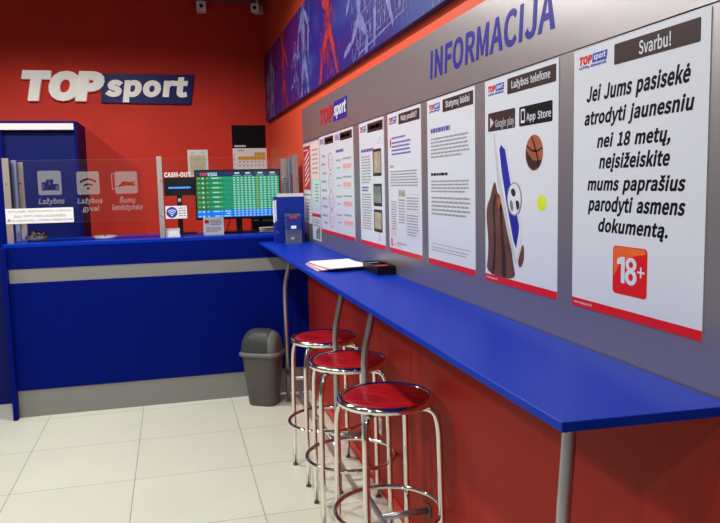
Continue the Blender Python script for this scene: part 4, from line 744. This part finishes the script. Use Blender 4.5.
cctv(.84, 6.70, .9, 'dim box security camera under the ceiling in the far right corner', -.5)

# ------------------------------------------------------------------ long wall shelf on bent tube legs
sh = empty('wall_shelf', (.766, 3.0, 0), 0, 'long blue shelf along the steel panel on bent grey tube legs', 'shelf')
XS = .602
bm = bmesh.new()
pts = [(XS, 1.018), (.927, 1.003), (.927, 5.062), (XS - .012, 5.062)]
t = [bm.verts.new((a - .766, b - 3.0, HS)) for a, b in pts]; u = [bm.verts.new((a - .766, b - 3.0, HS - .018)) for a, b in pts]
bm.faces.new(t); bm.faces.new(u[::-1])
for i in range(4): bm.faces.new((t[i], u[i], u[(i + 1) % 4], t[(i + 1) % 4]))
bmesh.ops.recalc_face_normals(bm, faces=bm.faces[:]); bmesh.ops.bevel(bm, geom=bm.edges[:], offset=.0015, segments=1, affect='EDGES')
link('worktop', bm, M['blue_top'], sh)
LX = .728 - .766
for ys in ((4.85, 3.287), (2.755, 1.225)):
    for y in ys:
        ln = .012 if y < 2 else .040
        lg = tube_o('leg', M['satin'], sh, smooth_path([(LX, y - 3, .004), (LX, y - 3, .82), (LX + ln, y - 3, .985), (LX + ln + .004, y - 3, HS - .018)], .06, 8), .0145, 16)
        bm = bmesh.new(); lathe(bm, [(0, 0), (.020, 0), (.020, .006), (.016, .012), (.0155, .012)], 16, (LX, y - 3, 0)); link('foot_cap', bm, M['rubber'], lg)
        bm = bmesh.new(); lathe(bm, [(0, 0), (.032, 0), (.032, -.005), (0, -.005)], 20, (LX + ln + .004, y - 3, HS - .018)); link('top_flange', bm, M['satin'], lg)
    tube_o('foot_rail', M['satin'], sh, [(LX, ys[0] - 3, .215), (LX, ys[1] - 3, .215)], .0125, 12)
    for y in (ys[0] - .20, ys[1] + .20):
        c = tube_o('cross_rail', M['satin'], sh, [(LX, y - 3, .215), (.930 - .766, y - 3, .215)], .0125, 12)
        bm = bmesh.new(); bx(bm, .930 - .766 - .008, .930 - .766, y - 3 - .022, y - 3 + .022, .193, .237, .002); link('wall_plate', bm, M['rubber'], c)

# ------------------------------------------------------------------ things on the shelf
BX, BY = .790, 4.955
bd = empty('ring_binder', (BX, BY, HS), math.radians(4), 'upright blue lever arch binder at the far end of the long shelf', 'binder')
bm = bmesh.new(); bx(bm, -.105, .105, -.035, -.031, 0, .315, .001); bx(bm, -.105, .105, .031, .035, 0, .315, .001); bx(bm, -.105, -.101, -.031, .031, 0, .315, .001); link('cover', bm, M['binder'], bd)
box('paper_block', M['paper'], bd, -.085, .100, -.020, .026, .008, .300)
box('spine_label', M['paper'], bd, -.1056, -.105, -.022, .022, .14, .29)
box('edge_label', M['paper'], bd, -.105, -.094, -.0358, -.035, .15, .295)
bm = bmesh.new()
for z in (.17, .105): bx(bm, -.055, -.030, -.0362, -.035, z, z + .008)
link('rivet_slot', bm, M['chrome'], bd)
shape('finger_hole_ring', [circ(-.093, .075, .010), circ(-.093, .075, .006)], M['chrome'], bd, -.035, .0010)
ls = empty('loose_sheets', (.80, 5.032, HS), 0, 'white sheets standing behind the blue binder, their tops showing', 'papers')
bm = bmesh.new()
for k in range(3): bx(bm, -.075 + .004 * k, .11, .0 + .004 * k, .002 + .004 * k, 0, .338 - .006 * k)
link('sheet_bundle', bm, M['paper'], ls)
lh = empty('leaflet_holder', (.800, 4.845, HS), math.radians(-6), 'clear acrylic holder of dark blue leaflets in front of the binder', 'leaflet holder')
bm = bmesh.new()
def slab(bm, x0, x1, yb, yt, z0, z1, th, skew=0):
    v = [bm.verts.new(c) for c in ((x0, yb, z0), (x1, yb, z0), (x1 + skew, yt, z1), (x0 + skew, yt, z1), (x0, yb + th, z0), (x1, yb + th, z0), (x1 + skew, yt + th, z1), (x0 + skew, yt + th, z1))]
    for f in ((0, 1, 2, 3), (5, 4, 7, 6), (4, 0, 3, 7), (1, 5, 6, 2), (3, 2, 6, 7), (4, 5, 1, 0)): bm.faces.new([v[i] for i in f])
slab(bm, -.055, .055, -.040, -.012, 0, .095, .002); slab(bm, -.055, .055, -.018, .030, 0, .200, .002); slab(bm, -.055, .055, -.040, -.018, 0, .002, .022)
link('acrylic_stand', bm, M['acrylic'], lh)
bm = bmesh.new(); slab(bm, -.050, .050, -.033, .008, .003, .185, .010); s = link('leaflets', bm, M['leaflet'], lh)
bm = bmesh.new(); slab(bm, -.022, .030, .0035, .0075, .170, .183, .0008); link('red_leaflet_heading', bm, M['print_red'], s)
bm = bmesh.new(); slab(bm, -.015, .02, -.0115, -.007, .10, .12, .0008); slab(bm, -.018, .005, -.0285, -.0245, .028, .045, .0008); link('white_leaflet_mark', bm, M['paper'], s)
# stack of papers and black box
pp = empty('paper_pile', (.755, 3.325, HS), 0, 'fanned pile of white printed sheets with red edges lying on the shelf', 'papers')
for k in range(7):
    bm = bmesh.new(); w, d = .105, .148; N = 8; lift = .0006
    V = []
    for i in range(N + 1):
        row = []
        for j in range(N + 1):
            uu, vv = i / N * 2 - 1, j / N * 2 - 1
            curl = .006 * max(0, vv) ** 3 * (.4 + .1 * k)
            row.append(bm.verts.new((uu * w, vv * d, curl)))
        V.append(row)
    for i in range(N):
        for j in range(N): bm.faces.new((V[i][j], V[i + 1][j], V[i + 1][j + 1], V[i][j + 1]))
    r = bmesh.ops.extrude_face_region(bm, geom=bm.faces[:]); bmesh.ops.translate(bm, verts=[v for v in r['geom'] if isinstance(v, bmesh.types.BMVert)], vec=(0, 0, .0020))
    bmesh.ops.recalc_face_normals(bm, faces=bm.faces[:])
    o = link('sheet', bm, M['print_red' if k in (1, 4) else 'paper'], pp); o.location = ((k - 3) * .005, (3 - k) * .010, .0004 + k * .0027); o.rotation_euler.z = .10 + (k - 3) * .03
bb = empty('pen_box', (.884, 3.060, HS), math.radians(1), 'low open black box with red and white cards beside the paper pile', 'box')
bm = bmesh.new(); a, c, e = .040, .115, .040
bx(bm, -a, a, -c, c, 0, .003); bx(bm, -a, -a + .003, -c, c, .003, e); bx(bm, a - .003, a, -c, c, .003, e); bx(bm, -a + .003, a - .003, -c, -c + .003, .003, e); bx(bm, -a + .003, a - .003, c - .003, c, .003, e); bx(bm, -a + .003, a - .003, .035, .038, .003, e)
link('tray', bm, M['black'], bb)
box('white_cards', M['paper'], bb, -.034, .034, -.095, .025, .004, .030, .001); box('red_cards', M['print_red'], bb, -.020, .030, -.080, -.010, .030, .034); box('spare_cards', M['print_lgrey'], bb, -.032, .032, .045, .105, .004, .034, .001)

# ------------------------------------------------------------------ stools
ZS = .725
def make_stool(x, y, rz, label):
    r = empty('bar_stool', (x, y, 0), rz, label, 'stool', 'red round bar stools')
    bm = bmesh.new(); lathe(bm, [(0, ZS + .004), (.11, ZS + .0035), (.151, ZS + .002), (.159, ZS - .004), (.159, ZS - .012), (0, ZS - .012)], 56); s = link('seat', bm, M['seat'], r); autosmooth(s, 40)
    tube_o('seat_rim', M['chrome'], r, [(.1705 * math.cos(2 * PI * k / 64), .1705 * math.sin(2 * PI * k / 64), ZS - .010) for k in range(64)], .0135, 14, True)
    bm = bmesh.new(); lathe(bm, [(0, ZS - .013), (.150, ZS - .013), (.150, ZS - .022), (0, ZS - .022)], 40); link('seat_underside', bm, M['rubber'], r)
    for k in range(4):
        a = k * PI / 2; cx, cy = math.cos(a), math.sin(a)
        P = [(.100, ZS - .034), (.186, ZS - .034), (.203, ZS - .10), (.209, .30), (.211, .010)]
        lg = tube_o('leg', M['chrome'], r, smooth_path([(q_ * cx, q_ * cy, z) for q_, z in P], .045, 8), .0115, 14)
        bm = bmesh.new(); lathe(bm, [(0, 0), (.0125, 0), (.0125, .010), (0, .010)], 14, (.211 * cx, .211 * cy, 0)); link('rubber_foot', bm, M['rubber'], lg)
    tube_o('foot_ring', M['chrome'], r, [(.200 * math.cos(2 * PI * k / 56), .200 * math.sin(2 * PI * k / 56), .285) for k in range(56)], .009, 12, True)
    return r
def copy_tree(o, parent=None):
    c = o.copy(); COL.objects.link(c); c.parent = parent
    for chd in list(o.children): copy_tree(chd, c)
    return c
s0 = make_stool(.735, 2.475, math.radians(-38), 'nearest of the three chrome bar stools with a red seat, largest in the photo')
for x, y, a, l in ((.735, 3.050, -50, 'middle of the three red chrome bar stools, between the other two'), (.739, 3.565, -42, 'farthest of the three chrome bar stools with a red seat, next to the grey bin')):
    c = copy_tree(s0); c.location = (x, y, 0); c.rotation_euler.z = math.radians(a); c['label'] = l

# ------------------------------------------------------------------ swing top bin
bn = empty('swing_bin', (.563, 4.865, 0), math.radians(-30), 'grey plastic waste bin with a dark swing flap standing before the counter', 'bin')
def rr_ring(bm, hx, hy, r, z, n=6): return [bm.verts.new((p[0], p[1], z)) for p in rrect(-hx, hx, -hy, hy, r, n)]
def loft(bm, rings, cap0=True, cap1=True):
    for A, B in zip(rings, rings[1:]):
        for k in range(len(A)): bm.faces.new((A[k], A[(k + 1) % len(A)], B[(k + 1) % len(A)], B[k]))
    if cap0: bm.faces.new(rings[0][::-1])
    if cap1: bm.faces.new(rings[-1])
    bmesh.ops.recalc_face_normals(bm, faces=bm.faces[:]); return bm
bm = bmesh.new(); loft(bm, [rr_ring(bm, *t) for t in ((.092, .074, .045, 0), (.098, .078, .048, .012), (.128, .098, .05, .345))]); autosmooth(link('body', bm, M['bin_grey'], bn), 50)
bm = bmesh.new(); loft(bm, [rr_ring(bm, *t) for t in ((.133, .103, .052, .343), (.146, .115, .06, .352), (.148, .117, .06, .362), (.142, .112, .058, .374), (.128, .10, .05, .378))]); autosmooth(link('lid_rim', bm, M['bin_rim'], bn), 50)
def dome_pt(u, v, k=1.):   # u across the width -1..1, v angle 0..pi front to back
    hx, hy, H = .130 * k, .103 * k, .150 * k
    su = math.copysign(1 - (1 - abs(u)) ** 1.0, u); e = (1 - abs(su) ** 3.2) ** (1 / 3.2) if abs(su) < 1 else 0
    return Vector((su * hx, -math.cos(v) * hy * (.35 + .65 * e), .376 + math.sin(v) ** .85 * H * e))
def dome(bm, u0, u1, v0, v1, nu, nv, k=1.):
    G = [[bm.verts.new(dome_pt(u0 + (u1 - u0) * i / nu, v0 + (v1 - v0) * j / nv, k)) for j in range(nv + 1)] for i in range(nu + 1)]
    for i in range(nu):
        for j in range(nv):
            try: bm.faces.new((G[i][j], G[i + 1][j], G[i + 1][j + 1], G[i][j + 1]))
            except Exception: pass
    bmesh.ops.remove_doubles(bm, verts=bm.verts[:], dist=1e-5); bmesh.ops.recalc_face_normals(bm, faces=bm.faces[:])
bm = bmesh.new(); dome(bm, -1, 1, 0, PI, 40, 24); link('lid_dome', bm, M['bin_rim'], bn, smooth=True)
bm = bmesh.new(); dome(bm, -.90, .52, .04, 1.95, 24, 18, 1.05)
for v in bm.verts: v.co.z -= .004
link('swing_flap', bm, M['dark_grey'], bn, smooth=True)

# ------------------------------------------------------------------ wall socket behind the stools
so = empty('wall_socket', (WALL - .004, 3.24, .337), R90, 'small white wall socket low on the red wall behind the nearest stool', 'socket')
box('plate', M['white'], so, -.04, .04, -.008, 0, -.04, .04, .002)
bm = bmesh.new(); lathe(bm, [(.022, .0), (.020, -.002), (0, -.002)], 20); bmesh.ops.rotate(bm, verts=bm.verts[:], matrix=Matrix.Rotation(-PI / 2, 3, 'X')); bmesh.ops.translate(bm, verts=bm.verts[:], vec=(0, -.0082, 0)); link('socket_well', bm, M['print_lgrey'], so)

# ------------------------------------------------------------------ ceiling downlights (out of the frame, they light the shop)
LIGHTS = [(-.50, 4.55, 120, 164, 'before the counter, right'), (-2.0, 4.55, 90, 164, 'before the counter, left'), (-.50, 2.85, 100, 160, 'over the middle of the shelf side'),
          (-.50, 1.10, 50, 160, 'above the camera'), (-1.46, -.95, 60, 162, 'behind the camera'), (-2.0, 2.6, 70, 160, 'over the middle of the floor'), (-2.2, .6, 50, 160, 'left of the camera')]
for x, y, pw, ang, where in LIGHTS:
    r = empty('ceiling_downlight', (x, y, CEIL), 0, 'round recessed ceiling downlight ' + where, 'ceiling light', 'recessed ceiling downlights')
    bm = bmesh.new(); lathe(bm, [(.062, 0), (.085, 0), (.085, -.006), (.066, -.010), (.062, 0)], 32); link('trim_ring', bm, M['white'], r)
    bm = bmesh.new(); lathe(bm, [(0, -.002), (.060, -.002)], 24); link('lens', bm, M['lamp'], r)
    l = bpy.data.lights.new('downlight_lamp', 'SPOT'); l.energy = pw; l.spot_size = math.radians(ang); l.spot_blend = .35; l.shadow_soft_size = .06; l.color = (1, .97, .91)
    lo = bpy.data.objects.new('downlight_lamp', l); COL.objects.link(lo); lo.location = (0, 0, -.03); lo.parent = r
w = bpy.data.worlds.new('World'); SC.world = w; w.use_nodes = True
w.node_tree.nodes['Background'].inputs[0].default_value = (.5, .5, .55, 1); w.node_tree.nodes['Background'].inputs[1].default_value = .02

# fine print and sketches are surface pattern: they belong to the mesh of the sheet that carries them
PRINT = {'small_print', 'grey_figures', 'pink_figures', 'red_print', 'violet_print', 'green_print', 'bold_subheading', 'subheading', 'printed_digits', 'yellow_days', 'pale_lettering', 'blue_text_row', 'sketch_figure', 'goal_net_sketch', 'divider_line'}
HOST = {'sheet', 'card', 'label_card', 'month_page', 'body', 'canvas_print'}
def kind_of(o): return o.name.split('.')[0]
for o in [x for x in bpy.data.objects if x.type == 'MESH' and kind_of(x) in PRINT]:
    p_ = o.parent
    host = p_ if p_.type == 'MESH' else next((c for c in p_.children if kind_of(c) in HOST), None)
    if host is None: continue
    me = host.data; n0 = len(me.materials); bm = bmesh.new(); bm.from_mesh(me); k0 = len(bm.faces); bm.from_mesh(o.data); bm.faces.ensure_lookup_table()
    for f in bm.faces[k0:]: f.material_index = n0
    bm.to_mesh(me); bm.free(); me.materials.append(o.data.materials[0]); bpy.data.objects.remove(o)

# ------------------------------------------------------------------ camera (solved from the tile joints, shelf, panel and counter lines)
F, YAW, PIT, ROL, H = 715.726, math.radians(14.6405), math.radians(6.2354), math.radians(-1.2818), 1.5064
fx = Vector((math.cos(YAW), -math.sin(YAW), 0)); fw = Vector((math.sin(YAW), math.cos(YAW), 0)); up = Vector((0, 0, 1))
f2 = fw * math.cos(PIT) - up * math.sin(PIT); u2 = up * math.cos(PIT) + fw * math.sin(PIT)
rx = fx * math.cos(ROL) + u2 * math.sin(ROL); uy = -fx * math.sin(ROL) + u2 * math.cos(ROL)
cam = bpy.data.cameras.new('Camera'); co = bpy.data.objects.new('Camera', cam); COL.objects.link(co)
mt = Matrix((rx, uy, -f2)).transposed().to_4x4(); mt.translation = (0, 0, H); co.matrix_world = mt
cam.sensor_fit = 'HORIZONTAL'; cam.sensor_width = 36; cam.lens = F / 720 * 36; cam.clip_start = .05
SC.camera = co
vs = SC.view_settings; vs.view_transform = 'Standard'; vs.look = 'None'; vs.gamma = 1; vs.use_curve_mapping = False; vs.exposure = 0.35
